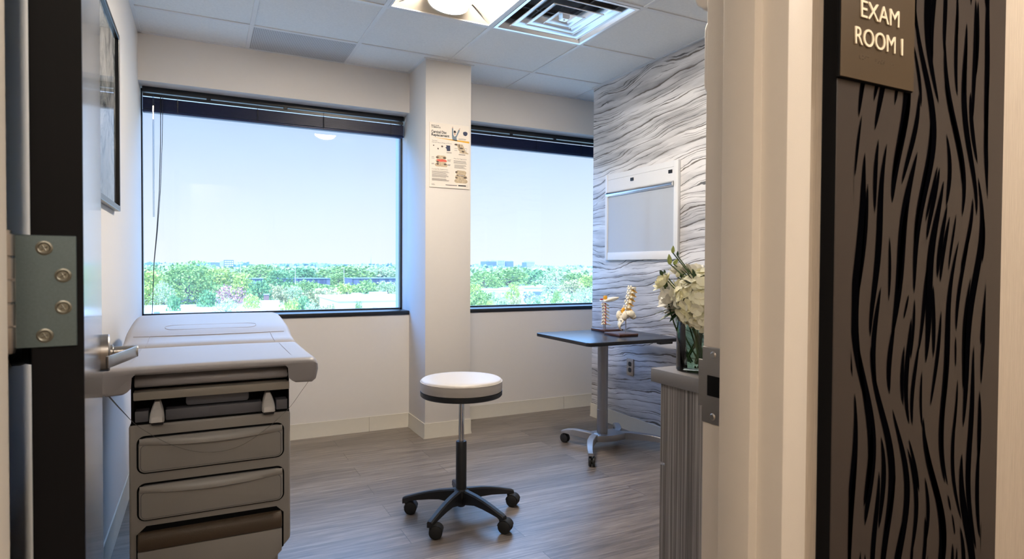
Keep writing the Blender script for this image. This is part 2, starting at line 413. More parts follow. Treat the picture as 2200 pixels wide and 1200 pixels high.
# walls
bm = B(); box(bm, XL - .12, .757, 0, XL, 4.6, HC + .02); struct('wall_left', bm, M['wall'], 'warm white painted wall on the left of the room', 'wall')
bm = B()
box(bm, XL - .05, YB, 0, 3.45, 4.6, SILL); box(bm, XL - .05, YB, LINT, 3.45, 4.6, HC + .02)
box(bm, CX0 + .004, YB, SILL, CX1 + .06, 4.6, LINT)
struct('wall_back', bm, M['wall'], 'beige painted window wall with low parapet and header', 'wall')
bm = B(); box(bm, CX0, CY, 0, CX1, YB + .05, HC + .02, .002, 2); struct('column', bm, M['wall'], 'beige painted square column between the two windows', 'column')
bm = B(); box(bm, XR, .757, 0, XR + .115, YE, HC + .02, .002, 2); struct('wall_right', bm, M['agate'], 'accent wall papered in grey and white agate veins', 'wall')
bm = B(); box(bm, 3.38, 2.4, 0, 3.5, 4.6, HC + .02); box(bm, XR + .11, 2.4, 0, 3.4, 2.5, HC + .02)
struct('wall_alcove', bm, M['wall'], 'painted alcove wall behind the agate accent wall', 'wall')
# door wall: paint inside, striated covering on the hall side
bm = B(); Y0, Y1 = .615, .745
box(bm, -1.7, Y0, 0, -.224, Y1, HC + .1); box(bm, .786, Y0, 0, 3.0, Y1, HC + .1); box(bm, -.224, Y0, 2.19, .786, Y1, HC + .1)
for f in bm.faces: f.material_index = 1 if f.calc_center_median().y < Y0 + .002 else 0
wf = struct('wall_front', bm, [M['wall'], M['hallwall']], 'striated beige hallway wall around the exam room doorway', 'wall', smooth=0)
bm = B(); box(bm, -1.7, -1.5, 0, 3.0, -1.4, HC + .1); struct('wall_hall_rear', bm, M['hallwall'], 'beige wall on the far side of the hallway', 'wall')
bm = B(); box(bm, -1.8, -1.5, 0, -1.7, Y1, HC + .1); struct('wall_hall_left', bm, M['hallwall'], 'beige wall closing the left end of the hallway', 'wall')
bm = B(); box(bm, 3.0, -1.5, 0, 3.1, Y1, HC + .1); struct('wall_hall_right', bm, M['hallwall'], 'beige wall closing the right end of the hallway', 'wall')
bm = B(); box(bm, -1.8, -1.5, HC + .03, 3.1, .70, HC + .2); struct('ceiling_hall', bm, M['hallceil'], 'plain white ceiling over the hallway', 'ceiling')
for x, y, lab in ((-.80, -.30, 'square recessed hallway light left of the doorway'), (1.55, -.15, 'square recessed hallway light in front of the dark carved panel'), (-.05, -1.02, 'added unseen hallway light by the far hallway wall, brightening the exam table')):  # third light is added out of view to brighten the exam table front
    t = thing('ceiling_light', lab, 'light', (x, y, HC + .03))
    bm = B()
    for a in ((-.3, -.3, .3, -.28), (-.3, .28, .3, .3), (-.3, -.28, -.28, .28), (.28, -.28, .3, .28)): box(bm, x + a[0], y + a[1], HC + .022, x + a[2], y + a[3], HC + .03)
    obj('trim_frame', bm, M['white'], t)
    bm = B(); box(bm, x - .28, y - .28, HC + .026, x + .28, y + .28, HC + .0295); obj('lens', bm, M['halllens' if x < .5 else 'halllens2'], t)

# baseboards (vinyl cove base)
def base(name, segs, label):
    bm = B()
    for (ax, a, b, face, sgn, mit) in segs:
        pr = [(0, 0), (0, .10), (.005, .10), (.006, .02), (.011, .003), (.011, 0)]
        prism(bm, [(face + sgn * d, z) for d, z in pr], ax, a, b)
    o = struct(name, bm, M['cream'], label, 'baseboard'); return o
base('baseboard_back', [('x', XL, 1.032, YB, -1, 0), ('x', 1.035, CX0, YB, -1, 0)], 'cream vinyl baseboard under the larger window')
base('baseboard_alcove', [('x', CX1, 2.617, YB, -1, 0), ('x', 2.62, 3.38, YB, -1, 0)], 'cream vinyl baseboard under the narrower window')
bm = B(); pr = [(0, 0), (0, .10), (.005, .10), (.006, .02), (.011, .003), (.011, 0)]
prism(bm, [(CY - d, z) for d, z in pr], 'x', CX0 - .006, CX1 + .006); prism(bm, [(CX0 - d, z) for d, z in pr], 'y', CY - .006, YB); prism(bm, [(CX1 + d, z) for d, z in pr], 'y', CY - .006, YB)
struct('baseboard_column', bm, M['cream'], 'cream vinyl baseboard wrapped around the column', 'baseboard')
bm = B(); prism(bm, [(XR - d, z) for d, z in pr], 'y', .757, YE + .005); prism(bm, [(YE + d, z) for d, z in pr], 'x', XR - .006, XR + .115)
struct('baseboard_right', bm, M['cream'], 'cream vinyl baseboard along the agate wall', 'baseboard')
bm = B(); prism(bm, [(XL + d, z) for d, z in pr], 'y', .76, YB - .011); struct('baseboard_left', bm, M['cream'], 'cream vinyl baseboard along the left wall', 'baseboard')

# windows
def window(name, x0, x1, label):
    t = thing(name, label, 'window', ((x0 + x1) / 2, YG, SILL), kind='structure')
    bm = B(); y0, y1 = YG - .012, YG + .03
    box(bm, x0, y0, SILL, x0 + .008, y1, LINT); box(bm, x1 - .012, y0, SILL, x1, y1, LINT)
    box(bm, x0, y0, SILL + .028, x1, y1, SILL + .038); box(bm, x0, y0, LINT - .008, x1, y1, LINT)
    obj('window_frame', bm, M['black'], t)
    bm = B(); v = [bm.verts.new(p) for p in ((x0, YG, SILL), (x1, YG, SILL), (x1, YG, LINT), (x0, YG, LINT))]; bm.faces.new(v); obj('pane', bm, M['pane'], t, smooth=0)
    bm = B(); box(bm, x0, YB - .006, SILL, x1, YG + .01, SILL + .028, .002, 2); obj('sill', bm, M['black'], t)
    return t
window('window_1', XL, CX0 + .003, 'large left window with dusty glass and black sill')
window('window_2', CX1 + .06, 3.38, 'narrow right window beside the agate wall with black sill')

# raised venetian blinds
def blind(x0, x1, label, clips, cord):
    yc = 4.388; t = thing('window_blind', label, 'blind', ((x0 + x1) / 2, yc, LINT - .15), group='raised black blinds')
    bm = B(); box(bm, x0, yc - .022, LINT - .034, x1, yc + .022, LINT - .001, .003, 2); obj('headrail', bm, M['black'], t)
    bm = B(); box(bm, x0 + .004, yc - .024, LINT - .061, x1 - .004, yc - .018, LINT - .042, .001, 1)
    obj('valance_strip', bm, M['black'], t)
    bm = B(); z = LINT - .067
    for i in range(26):
        zz = z - i * .0028; box(bm, x0 + .003, yc - .024 + .001 * (i % 3), zz - .0016, x1 - .003, yc + .024, zz, 0)
    obj('slat', bm, M['slat'], t)
    bm = B(); box(bm, x0 + .002, yc - .025, z - .088, x1 - .002, yc + .025, z - .0745, .003, 2); obj('bottom_rail', bm, M['slat'], t)
    for c in clips:
        bm = B()
        for s in range(9): tube(bm, [(c - .008 + rnd.random() * .004, yc - .026, z - .008 * s), (c + .008 - rnd.random() * .006, yc - .0285, z - .008 * s - .004)], .0012, 5)
        tube(bm, [(c, yc - .027, LINT - .04), (c, yc - .027, z - .09)], .001, 5)
        obj('ladder_cord', bm, M['black'], t)
    for c in clips[:2]: bm = B(); box(bm, c + .16, yc - .03, LINT - .046, c + .185, yc - .016, LINT - .032, .002, 1); obj('bracket', bm, M['black'], t)
    if cord:
        bm = B(); tube(bm, [(-.262, yc - .03, 2.188), (-.262, yc - .03, 1.44)], .0045, 8); obj('tilt_wand', bm, M['clear'], t)
        bm = B(); P = [(-.222, 2.19), (-.224, 1.9), (-.232, 1.6), (-.247, 1.35), (-.262, 1.17), (-.268, 1.0), (-.274, .845)]
        tube(bm, [(x, yc - .03, z) for x, z in P], .0022, 6); obj('pull_cord', bm, M['black'], t); bm = B(); tube(bm, [(x + .010 * max(0, (z - 1.0)) , yc - .034, z) for x, z in P[:-1]], .0016, 6)
        obj('pull_cord', bm, M['black'], t)
blind(XL + .012, CX0 - .004, 'raised black blind across the top of the large left window', [-.13, .33, .75, 1.22], True)
blind(CX1 + .08, 3.36, 'raised black blind across the top of the narrow right window', [2.02, 2.42, 2.85, 3.2], False)

# ------------------------------------------------------------------ ceiling fixtures
y0, y1 = GY - 2 * T, GY; x0, x1 = GX - T, GX; xc = (x0 + x1) / 2
t = thing('ceiling_light', 'lit recessed ceiling troffer with a curved centre lens', 'light', (xc, (y0 + y1) / 2, HC))
bm = B()
for a in ((x0 + .012, y0 + .012, x0 + .024, y1 - .012), (x1 - .024, y0 + .012, x1 - .012, y1 - .012), (x0 + .024, y0 + .012, x1 - .024, y0 + .024), (x0 + .024, y1 - .024, x1 - .024, y1 - .012)): box(bm, a[0], a[1], HC - .003, a[2], a[3], HC + .03)
obj('housing_frame', bm, M['tbar'], t)
bm = B()
def sheet(P, n=None): bm.faces.new([bm.verts.new(p) for p in P])
ya, yb_ = y0 + .13, y1 - .115
for sx, xe in ((-1, x0 + .02), (1, x1 - .02)):
    xi = xc + sx * .118; N = 8; cur = []
    for i in range(N + 1):
        f = i / N; cur.append((xe + (xi - xe) * f, HC + .068 * math.sin(f * PI / 2)))
    for (xa, za), (xb, zb) in zip(cur, cur[1:]):
        fa = (xa - xe) / (xi - xe); fb = (xb - xe) / (xi - xe)
        Ya = lambda f: y0 + .02 + (ya - y0 - .02) * f; Yb = lambda f: y1 - .02 + (yb_ - y1 + .02) * f
        sheet([(xa, Ya(fa), za), (xb, Ya(fb), zb), (xb, Yb(fb), zb), (xa, Yb(fa), za)])
for (ye, yi) in ((y0 + .02, ya), (y1 - .02, yb_)):
    sheet([(x0 + .02, ye, HC), (x1 - .02, ye, HC), (xc + .118, yi, HC + .068), (xc - .118, yi, HC + .068)])
sheet([(xc - .118, ya, HC + .068), (xc + .118, ya, HC + .068), (xc + .118, yb_, HC + .068), (xc - .118, yb_, HC + .068)])
obj('reflector', bm, M['lamp_reflector'], t, smooth=40)
prof = [(xc + .108 * math.sin(a), HC + .062 - .082 * (.25 + .75 * math.cos(a) ** .8) * (1 if abs(a) < 1.5 else .3)) for a in [(-1.45 + 2.9 * i / 14) for i in range(15)]]
prof = [(xc - .112, HC + .062)] + prof + [(xc + .112, HC + .062)]
bm = B(); prism(bm, prof, 'y', ya + .012, yb_ - .012); obj('lens', bm, M['lens'], t, smooth=50)
bm = B(); pe = [(xc + (x - xc) * 1.07, HC + .064 + (z - HC - .064) * 1.08) for x, z in prof]
prism(bm, pe, 'y', yb_ - .011, yb_ + .001); obj('end_cap', bm, M['lamp_reflector'], t); bm = B(); prism(bm, pe, 'y', ya - .001, ya + .011); obj('end_cap', bm, M['lamp_reflector'], t)

x0, x1, y0, y1 = GX, GX + T, GY - T, GY; xc, yc = (x0 + x1) / 2, (y0 + y1) / 2
t = thing('air_vent', 'shiny metal four way air diffuser of nested square rings', 'vent', (xc, yc, HC))
def sqring(bm, h0, z0, h1, z1, th=.0012):
    """sloped square cone between half-size h0 at z0 and h1 at z1, rolled lip"""
    def sq(h, z): return [(xc - h, yc - h, z), (xc + h, yc - h, z), (xc + h, yc + h, z), (xc - h, yc + h, z)]
    N = 6; loops = []
    for i in range(N + 1):
        f = i / N; loops.append(sq(h0 + (h1 - h0) * f, z0 + (z1 - z0) * (f ** 1.6)))
    loops = [[bm.verts.new(p) for p in L] for L in loops]
    for a, b in zip(loops, loops[1:]):
        for j in range(4): bm.faces.new((a[j], a[(j + 1) % 4], b[(j + 1) % 4], b[j]))
    P = sq(h0, z0)
    for j in range(4): tube(bm, [P[j], P[(j + 1) % 4]], .0032, 8)
bm = B()
h = T / 2 - .012
loops = [[bm.verts.new(p) for p in ((xc - q, yc - q, z), (xc + q, yc - q, z), (xc + q, yc + q, z), (xc - q, yc + q, z))] for q, z in ((h, HC - .003), (h - .018, HC - .003), (h - .03, HC + .01), (h - .045, HC + .05))]
for a, b in zip(loops, loops[1:]):
    for j in range(4): bm.faces.new((a[j], a[(j + 1) % 4], b[(j + 1) % 4], b[j]))
obj('vent_frame', bm, M['vent'], t, smooth=40)
for q in (.222, .155, .082):
    bm = B(); sqring(bm, q, HC - .004 - (.222 - q) * .05, q - .070, HC + .034); obj('ring', bm, M['vent'], t, smooth=40)
bm = B(); box(bm, xc - .02, yc - .02, HC - .010, xc + .02, yc + .02, HC - .005, .001, 1); lathe(bm, [(0, -.004), (.006, -.004), (.006, .0), (0, .0)], (xc, yc, HC - .011), 12)
box(bm, xc - .023, yc - .023, HC - .006, xc + .023, yc + .023, HC + .05); obj('centre_plate', bm, M['vent'], t)
bm = B(); box(bm, xc - h + .03, yc - h + .03, HC + .12, xc + h - .03, yc + h - .03, HC + .14)
for s in (-1, 1): box(bm, xc - .25, yc + s * .1 - .004, HC + .06, xc + .25, yc + s * .1 + .004, HC + .08); box(bm, xc + s * .1 - .004, yc - .25, HC + .06, xc + s * .1 + .004, yc + .25, HC + .08)
obj('duct_plate', bm, M['ventdark'], t)

bm = B(); box(bm, GX - 2 * T + .013, GY + T + .013, HC - .0005, GX - T - .013, YB - .019, HC + .003)
tag(obj('return_grille', bm, M['perf']), 'perforated grey return air panel in the ceiling above the window', 'vent')

# ------------------------------------------------------------------ door frame and strike
XJ = .736; XH = -.174
def jamb(sgn, x):     # sgn +1: strike side, x = rabbet plane
    d = lambda a: x + sgn * a
    return [(d(0), .600), (d(0), .645), (d(-.016), .645), (d(-.016), .706), (d(0), .706), (d(0), .757), (d(.05), .757), (d(.05), .600)]
bm = B(); prism(bm, jamb(1, XJ), 'z', 0, 2.14, .0018, 2); prism(bm, jamb(-1, XH), 'z', 0, 2.14, .0018, 2)
prism(bm, [(y, 2.14 + (0 if i not in (2, 3) else -.016)) for i, y in enumerate((.600, .645, .645, .706, .706, .757))] + [(.757, 2.19), (.600, 2.19)], 'x', XH - .05, XJ + .05, .0018, 2)
df = struct('trim_1', bm, M['frame'], 'greige painted metal door frame of the doorway', 'door frame')
bm = B()
prism(bm, [(.709, .890), (.757, .890), (.757, .915), (.766, .915), (.766, .992), (.757, .992), (.757, 1.014), (.709, 1.014)], 'x', XJ - .0018, XJ + .001, .0006, 1)
sp = obj('strike_plate', bm, M['steel'], df, label='brushed steel strike plate')
bm = B(); box(bm, XJ - .0025, .718, .935, XJ - .0015, .745, .968); obj('latch_hole', bm, M['blackmatte'], sp)
for z in (.902, 1.002):
    bm = B(); lathe(bm, [(0, -.0016), (.004, -.0016), (.0058, -.0004), (.0058, 0), (0, 0)], (XJ - .0018, .733, z), 16, 'X'); obj('screw', bm, M['steel'], sp)

# ------------------------------------------------------------------ open door (local: x = face normal into room, y from hinge to latch)
dr = thing('door_1', 'dark espresso veneer door swung open against the left wall', 'door', (-.111, .780, 0), math.radians(6.0), kind='structure')
bm = B(); box(bm, -.0445, .0, .01, 0, .908, 2.13, .0012, 2)
for f in bm.faces: f.material_index = 1 if f.normal.y < -.5 else 0
bm.normal_update()
for f in bm.faces: f.material_index = 1 if f.normal.y < -.5 else 0
obj('door_leaf', bm, [M['door'], M['dooredge']], dr, local=True, smooth=0)
bm = B(); box(bm, -.0575, -.0022, 1.057, -.006, .0002, 1.1715, .0006, 1)
hg = obj('hinge', bm, M['hinge'], dr, local=True, label='satin steel butt hinge on the door edge')
bm = B(); hx, hy = -.064, -.004
zz = [1.053, 1.0565, 1.0795, 1.0805, 1.1025, 1.1035, 1.1255, 1.1265, 1.1485, 1.1495, 1.172, 1.1755]
prof = [(0, zz[0]), (.0072, zz[0])]
for i in range(1, 11, 2): prof += [(.0082, zz[i] + .0008), (.0082, zz[i + 1] - .0008), (.0058, zz[i + 1] - .0003), (.0058, (zz[i + 2] if i + 2 < 12 else zz[i + 1]) + .0003)]
prof += [(.0072, zz[11]), (0, zz[11])]
lathe(bm, prof, (hx, hy, 0), 20); obj('hinge_barrel', bm, M['steel'], hg, local=True)
bm = B(); box(bm, -.0585, -.0045, 1.107, -.0558, -.0015, 1.146); box(bm, -.0585, -.0045, 1.058, -.0558, -.0015, 1.090); obj('hinge_bearing', bm, M['chrome'], hg, local=True)
for x, z in ((-.033, 1.1585), (-.0175, 1.1305), (-.0175, 1.0975), (-.033, 1.069)):
    bm = B(); lathe(bm, [(0, -.0005), (.0042, -.0006), (.0056, -.0016), (.0072, -.0009), (.0074, .0004), (0, .0004)], (x, -.0022, z), 20, 'Y')
    for a in (.5, .5 + PI / 2): tube(bm, [(x - .003 * math.cos(a), -.0036, z - .003 * math.sin(a)), (x + .003 * math.cos(a), -.0036, z + .003 * math.sin(a))], .0007, 6)
    obj('screw', bm, M['screw'], hg, local=True)
bm = B(); lathe(bm, [(0, 0), (.041, 0), (.041, .013), (.039, .0155), (.02, .0165), (0, .0165)], (0, .84, .948), 40, 'X')
lv = obj('door_handle', bm, M['steel'], dr, local=True, label='brushed steel lever handle')
bm = B(); lathe(bm, [(.017, .0165), (.017, .021), (.013, .023), (.013, .052), (.0135, .066), (.012, .069), (0, .069)], (0, .84, .948), 28, 'X'); obj('spindle_collar', bm, M['steel'], lv, local=True)
bm = B(); P = [(.062, .852), (.067, .842), (.060, .815), (.048, .775), (.034, .735), (.020, .695), (.012, .675)]; th = .0055
L = []
for i, (x, y) in enumerate(P):
    a = Vector(P[min(i + 1, len(P) - 1)]) - Vector(P[max(i - 1, 0)]); nn = Vector((-a.y, a.x)).normalized() * th / 2
    L.append(((x + nn.x, y + nn.y), (x - nn.x, y - nn.y)))
prism(bm, [q[0] for q in L] + [q[1] for q in L[::-1]], 'z', .936, .960, .0012, 2); obj('lever', bm, M['steel'], lv, local=True)

ds = thing('door_stop', 'black round door bumper fixed to the left wall behind the open door', 'door stop', (XL, 1.52, .972))
bm = B(); lathe(bm, [(0, 0), (.030, 0), (.030, .012), (.027, .02), (.029, .030), (.024, .036), (.016, .042), (0, .042)], (XL, 1.52, .972), 28, 'X'); obj('base', bm, M['blackplastic'], ds)
bm = B(); lathe(bm, [(.017, .042), (.017, .082), (.015, .088), (0, .088)], (XL, 1.52, .972), 24, 'X'); obj('bumper', bm, M['rubber'], ds)

# framed picture on the left wall
t = thing('picture', 'black framed picture with glossy glass on the left wall behind the open door', 'picture', (XL, 2.75, 1.37))
a0, a1, b0, b1 = 2.38, 3.10, 1.372, 2.118; bm = B()
for (ya, yb_, za, zb) in ((a0, a1, b0, b0 + .022), (a0, a1, b1 - .022, b1), (a0, a0 + .022, b0 + .022, b1 - .022), (a1 - .022, a1, b0 + .022, b1 - .022)): box(bm, XL, ya, za, XL + .024, yb_, zb, .0015, 1)
obj('frame', bm, M['picblack'], t)
k = NT('abstract_print'); v = k.coord((1, 3, 3)); n = k.noise(v, 2.2, 6, .7, 1.2)
k.link(k.ramp(n, [(.35, lin(60, 66, 70)), (.47, lin(168, 172, 172)), (.6, lin(226, 224, 220))]), k.p.inputs['Base Color']); k.p.inputs['Roughness'].default_value = .6
bm = B(); box(bm, XL + .002, a0 + .02, b0 + .02, XL + .010, a1 - .02, b1 - .02); obj('print', bm, k.m, t)
bm = B(); bm.faces.new([bm.verts.new(p) for p in ((XL + .014, a0 + .02, b0 + .02), (XL + .014, a1 - .02, b0 + .02), (XL + .014, a1 - .02, b1 - .02), (XL + .014, a0 + .02, b1 - .02))]); obj('glass', bm, M['picglass'], t, smooth=0)

# wall dispensers inside, beside the doorway (on the room face of the door wall)
def disp(y1, z0, z1, x, face, label, rim):
    t = thing('wall_dispenser', label, 'dispenser', (x + .06, .745, z0))
    bm = B(); prism(bm, rrect(.746, z0, y1, z1, rim), 'x', x, x + .12, .007, 4); obj('body', bm, M['dispenser'], t, smooth=50)
    bm = B(); prism(bm, rrect(.746, z0 + .016, y1 - .022, z1 - .016, rim * .7), 'x', x - .001, x + .004, .0005, 1); obj('side_panel', bm, face, t)
disp(.838, 1.445, 1.592, .806, M['dispin'], 'white rounded wall dispenser with beige side panel beside the door frame', .028)
disp(.85, 1.596, 1.84, .793, M['dispred'], 'white rounded wall dispenser with reddish brown window at the top of the frame', .036)

# ------------------------------------------------------------------ carved panel and sign on the hall wall
PX0, PX1, PYF = .828, 1.286, .590
pn = thing('carved_panel', 'dark brown wall panel carved with black wavy strokes beside the doorway', 'wall panel', ((PX0 + PX1) / 2, .615, .3))
bm = B(); box(bm, PX0, PYF, .30, PX1, .6148, 2.2, .001, 1); bm.normal_update()
for f in bm.faces: f.material_index = 1 if abs(f.normal.x) > .9 else 0
obj('board', bm, [M['panel'], M['blackmatte']], pn)
bm = B(); occ = set(); r2 = random.Random(11)
def flow(x, z):
    u = (x - .873) / .36
    return (.026 * math.sin(2 * PI * z / .66 + u * 3.0) + .010 * math.sin(2 * PI * z / .31 + 2 + u * 7)) * (1 - abs(2 * u - 1) ** 4 * .5)
def stroke(x, z, L, w):
    pts = []; n = max(8, int(L / .012)); lean = r2.uniform(-.012, .012)
    for i in range(n + 1):
        s = i / n; zz = z - L / 2 + L * s; ww = w / 2 * math.sin(PI * s) ** .62 if 0 < s < 1 else 0
        if s < .5: ww = w / 2 * math.sin(PI * s) ** .5
        xx = x + flow(x, zz) + lean * (s - .5)
        pts.append((xx, zz, ww))
    lo, hi = .868, 1.236
    g = set()
    for xx, zz, ww in pts:
        for q in range(int((ww + .0078) / .003) + 1):
            for sg in (-1, 1): g.add((round((xx + sg * q * .003) / .003), round(zz / .006)))
    if g & occ: return False
    occ.update(g)
    A = []; Bv = []
    for xx, zz, ww in pts:
        a, b = max(lo, min(hi, xx - ww)), max(lo, min(hi, xx + ww)); A.append(bm.verts.new((a, PYF - .0006, zz))); Bv.append(bm.verts.new((b, PYF - .0006, zz)))
    for i in range(len(pts) - 1):
        try: bm.faces.new((A[i], Bv[i], Bv[i + 1], A[i + 1]))
        except ValueError: pass
    return True
for cap_, (La, Lb), (wa, wb) in ((46, (.26, .48), (.015, .021)), (110, (.11, .24), (.009, .013)), (260, (.06, .11), (.006, .009)), (600, (.028, .055), (.004, .0065))):
    done = 0
    for _ in range(6000):
        if done < cap_: done += stroke(r2.uniform(.865, 1.238), r2.uniform(.36, 2.1), r2.uniform(La, Lb), r2.uniform(wa, wb))
obj('carved_stroke', bm, M['groove'], pn, smooth=0)

sg = thing('room_sign', 'bronze room sign reading EXAM ROOM I on the carved panel', 'sign', (.913, PYF, 1.42))
bm = B(); box(bm, .824, .5885, 1.42, 1.0035, .5900, 1.60); box(bm, .8245, .5855, 1.4205, 1.003, .5890, 1.5995); obj('backer', bm, M['blackmatte'], sg)
bm = B(); box(bm, .8265, .584, 1.4215, 1.0035, .5855, 1.60, .0004, 1); obj('face_plate', bm, M['signface'], sg)
for s, (xa, za, xb, zb) in (('EXAM', (.869, 1.5135, .961, 1.5385)), ('ROOM', (.8565, 1.472, .9525, 1.498)), ('I', (.9675, 1.4725, .9715, 1.498))):
    obj('lettering', text_bm(s, xa, za, xb, zb, .584, .0018, 0.), M['letter'], sg, smooth=0)
bm = B(); q = random.Random(3)
for wx in ((.869, 4), (.907, 4), (.944, 2)):
    for i in range(wx[1]):
        for a in range(2):
            for b in range(3):
                if q.random() < .55: ball(bm, (wx[0] + i * .0062 + a * .0024, .584, 1.4575 - b * .0024), .0008, 1)
obj('braille_lettering', bm, M['signface'], sg)

# ------------------------------------------------------------------ poster on the column
t = thing('poster', 'medical poster headed Cervical Disc Replacement on the column', 'poster', (1.488, CY, 1.673))
p0, p1, q0, q1 = 1.346, 1.630, 1.6735, 2.1015; yp = CY - .006
bm = B(); box(bm, p0, yp, q0, p1, CY, q1, .0006, 1); obj('card', bm, M['paper'], t)
def pxz(s, u): return p0 + s * (p1 - p0), q1 - u * (q1 - q0)
def ptext(s, a, b, c, d, m='ink', off=0.): x0, z1 = pxz(a, b); x1, z0 = pxz(c, d); obj('lettering', text_bm(s, x0, z0, x1, z1, yp - .0004, 0, off), M[m], t, smooth=0)
ptext('MAKE YOUR', .045, .036, .235, .056, off=.022); ptext('COMEBACK', .045, .061, .275, .083, off=.022)
ptext('Cervical Disc', .045, .118, .42, .163, off=.030); ptext('Replacement', .045, .168, .49, .222, off=.030)
ptext('The Goal:', .06, .272, .19, .288); ptext('Maintain Natural Range of Motion', .06, .297, .55, .317)
ptext('About Disc Degeneration', .60, .522, .93, .542); ptext('Cervical Disc Replacement', .06, .708, .46, .730)
def flat(name, polys, m, dy=.0004):
    bm = B()
    for P in polys: bm.faces.new([bm.verts.new((pxz(*p)[0], yp - dy, pxz(*p)[1])) for p in P])
    obj(name, bm, M[m], t, smooth=0)
flat('stripe_print', [[(.07, .229), (1, .243), (1, .272)]], 'inkyel')
q = random.Random(5)
def bars(s0, s1, u0, u1, n, h=.0055):
    return [[(s0, u), (s0 + (s1 - s0) * q.uniform(.72, 1), u), (s0 + (s1 - s0) * .7, u + h), (s0, u + h)] for u in [u0 + (u1 - u0) * i / (n - 1) for i in range(n)]]
def bars(s0, s1, u0, u1, n, h=.0055):
    o = []
    for i in range(n):
        u = u0 + (u1 - u0) * i / (n - 1); e = s0 + (s1 - s0) * q.uniform(.75, 1); o.append([(s0, u), (e, u), (e, u + h), (s0, u + h)])
    return o
for args in ((.60, .94, .56, .60, 4), (.62, .93, .625, .675, 5), (.06, .50, .745, .785, 4), (.06, .52, .80, .835, 4), (.06, .50, .86, .89, 4), (.05, .14, .945, .96, 2), (.05, .13, .53, .55, 2), (.05, .13, .63, .64, 2), (.44, .54, .555, .58, 3),
             (.45, .52, .63, .645, 3), (.62, .7, .37, .40, 2), (.88, .95, .36, .39, 2), (.72, .92, .21, .222, 2), (.42, .55, .44, .45, 2), (.73, .93, .455, .462, 2)): flat('text_block', bars(*args), 'inkgrey')
for P in ([(.40, .948), (.69, .948), (.69, .957), (.40, .957)], [(.72, .942), (.92, .942), (.92, .96), (.72, .96)], [(.945, .935), (.948, .935), (.948, .975), (.945, .975)]): flat('footer_mark', [P], 'ink')
flat('coat_print', [[(.555, .06), (.585, .06), (.59, .16), (.62, .19), (.66, .17), (.72, .075), (.755, .07), (.745, .10), (.67, .20), (.68, .235), (.69, .255), (.57, .245), (.555, .18)]], 'inkcoat')
for P in ([(.555, .06), (.585, .06), (.58, .035), (.565, .035)], [(.725, .075), (.757, .07), (.765, .045), (.745, .05)], [(.605, .13), (.65, .13), (.645, .165), (.615, .165)]): flat('skin_print', [P], 'inkskin', .0006)
flat('cap_print', [[(.60, .10), (.63, .09), (.655, .105), (.665, .125), (.60, .13)]], 'ink', .0008)
def blobp(cs, cu, rs, ru, n=22, j=.2): return [(cs + rs * math.cos(2 * PI * i / n) * (1 + q.uniform(-j, j)), cu + ru * math.sin(2 * PI * i / n) * (1 + q.uniform(-j, j))) for i in range(n)]
flat('implant_print', [blobp(.895, .125, .06, .035, 16, .08)], 'inkblue'); flat('implant_print', [[(.41, .335), (.51, .335), (.515, .42), (.43, .425), (.42, .39), (.39, .37), (.42, .36)]], 'inkblue')
def outline(cx, u0, u1, w, waists, seed):
    r = random.Random(seed); L = []; Rr = []
    for i in range(25):
        f = i / 24; ww = w * (.72 + .28 * abs(math.sin(PI * waists * f)) + r.uniform(-.05, .05)) * (.8 + .3 * f); L.append((cx - ww, u0 + (u1 - u0) * f)); Rr.append((cx + ww, u0 + (u1 - u0) * f + r.uniform(-.004, .004)))
    return L + Rr[::-1]
flat('bone_print', [outline(.29, .50, .675, .15, 3, 1)], 'inktan'); flat('bone_print', [outline(.79, .71, .91, .16, 3, 2)], 'inktan')
flat('bone_print', [[(.64, .295), (.83, .30), (.86, .34), (.90, .40), (.95, .425), (.98, .43), (.98, .445), (.74, .437), (.76, .42), (.72, .39), (.70, .34)]], 'inktan')
for a in ((.19, .535, .035, .016), (.37, .535, .035, .016), (.20, .60, .03, .014), (.39, .635, .04, .014), (.20, .635, .03, .014), (.66, .31, .04, .014), (.79, .36, .05, .012), (.84, .41, .04, .012), (.67, .74, .03, .016), (.90, .82, .05, .016), (.67, .83, .03, .012), (.79, .79, .12, .012), (.10, .355, .015, .01), (.21, .40, .02, .012), (.31, .36, .025, .014), (.74, .325, .012, .03)): flat('shade_print', [blobp(*a)], 'inkdark', .0006)
flat('disc_print', [blobp(.30, .58, .12, .020)], 'inkred', .0008); flat('white_print', [[(.72, .785), (.87, .785), (.87, .793), (.72, .793)]], 'paper', .0009)

# ------------------------------------------------------------------ x-ray view box on the agate wall
t = thing('view_box', 'white wall mounted x-ray view box on the agate wall', 'light box', (XR, 3.36, 1.2))
a0, a1, b0, b1 = 2.972, 3.750, 1.201, 1.826; D = .022; bm = B()
box(bm, XR - D, a0, b0, XR, a0 + .040, b1, .003, 2); box(bm, XR - D, a1 - .030, b0, XR, a1, b1, .003, 2); box(bm, XR - D + .002, a0 + .04, b0, XR, a1 - .03, b0 + .055, .002, 2)
obj('frame', bm, M['white'], t)
bm = B(); box(bm, XR - D + .003, a0 + .040, 1.69, XR, a1 - .03, b1 - .04, .001, 1); box(bm, XR - D + .003, a0 + .04, b1 - .039, XR, a1 - .03, b1, .001, 1); obj('switch_panel', bm, M['white'], t)
bm = B(); box(bm, XR - D + .006, a0 + .04, b0 + .055, XR, a1 - .03, 1.69, .001, 1); obj('diffuser', bm, M['lightbox'], t)
bm = B(); prism(bm, [(XR - D + .003, 1.662), (XR - D - .016, 1.672), (XR - D - .018, 1.680), (XR - D - .002, 1.698), (XR - D + .004, 1.698)], 'y', a0 + .042, a1 - .025, .001, 1); obj('film_clip', bm, M['silver'], t)
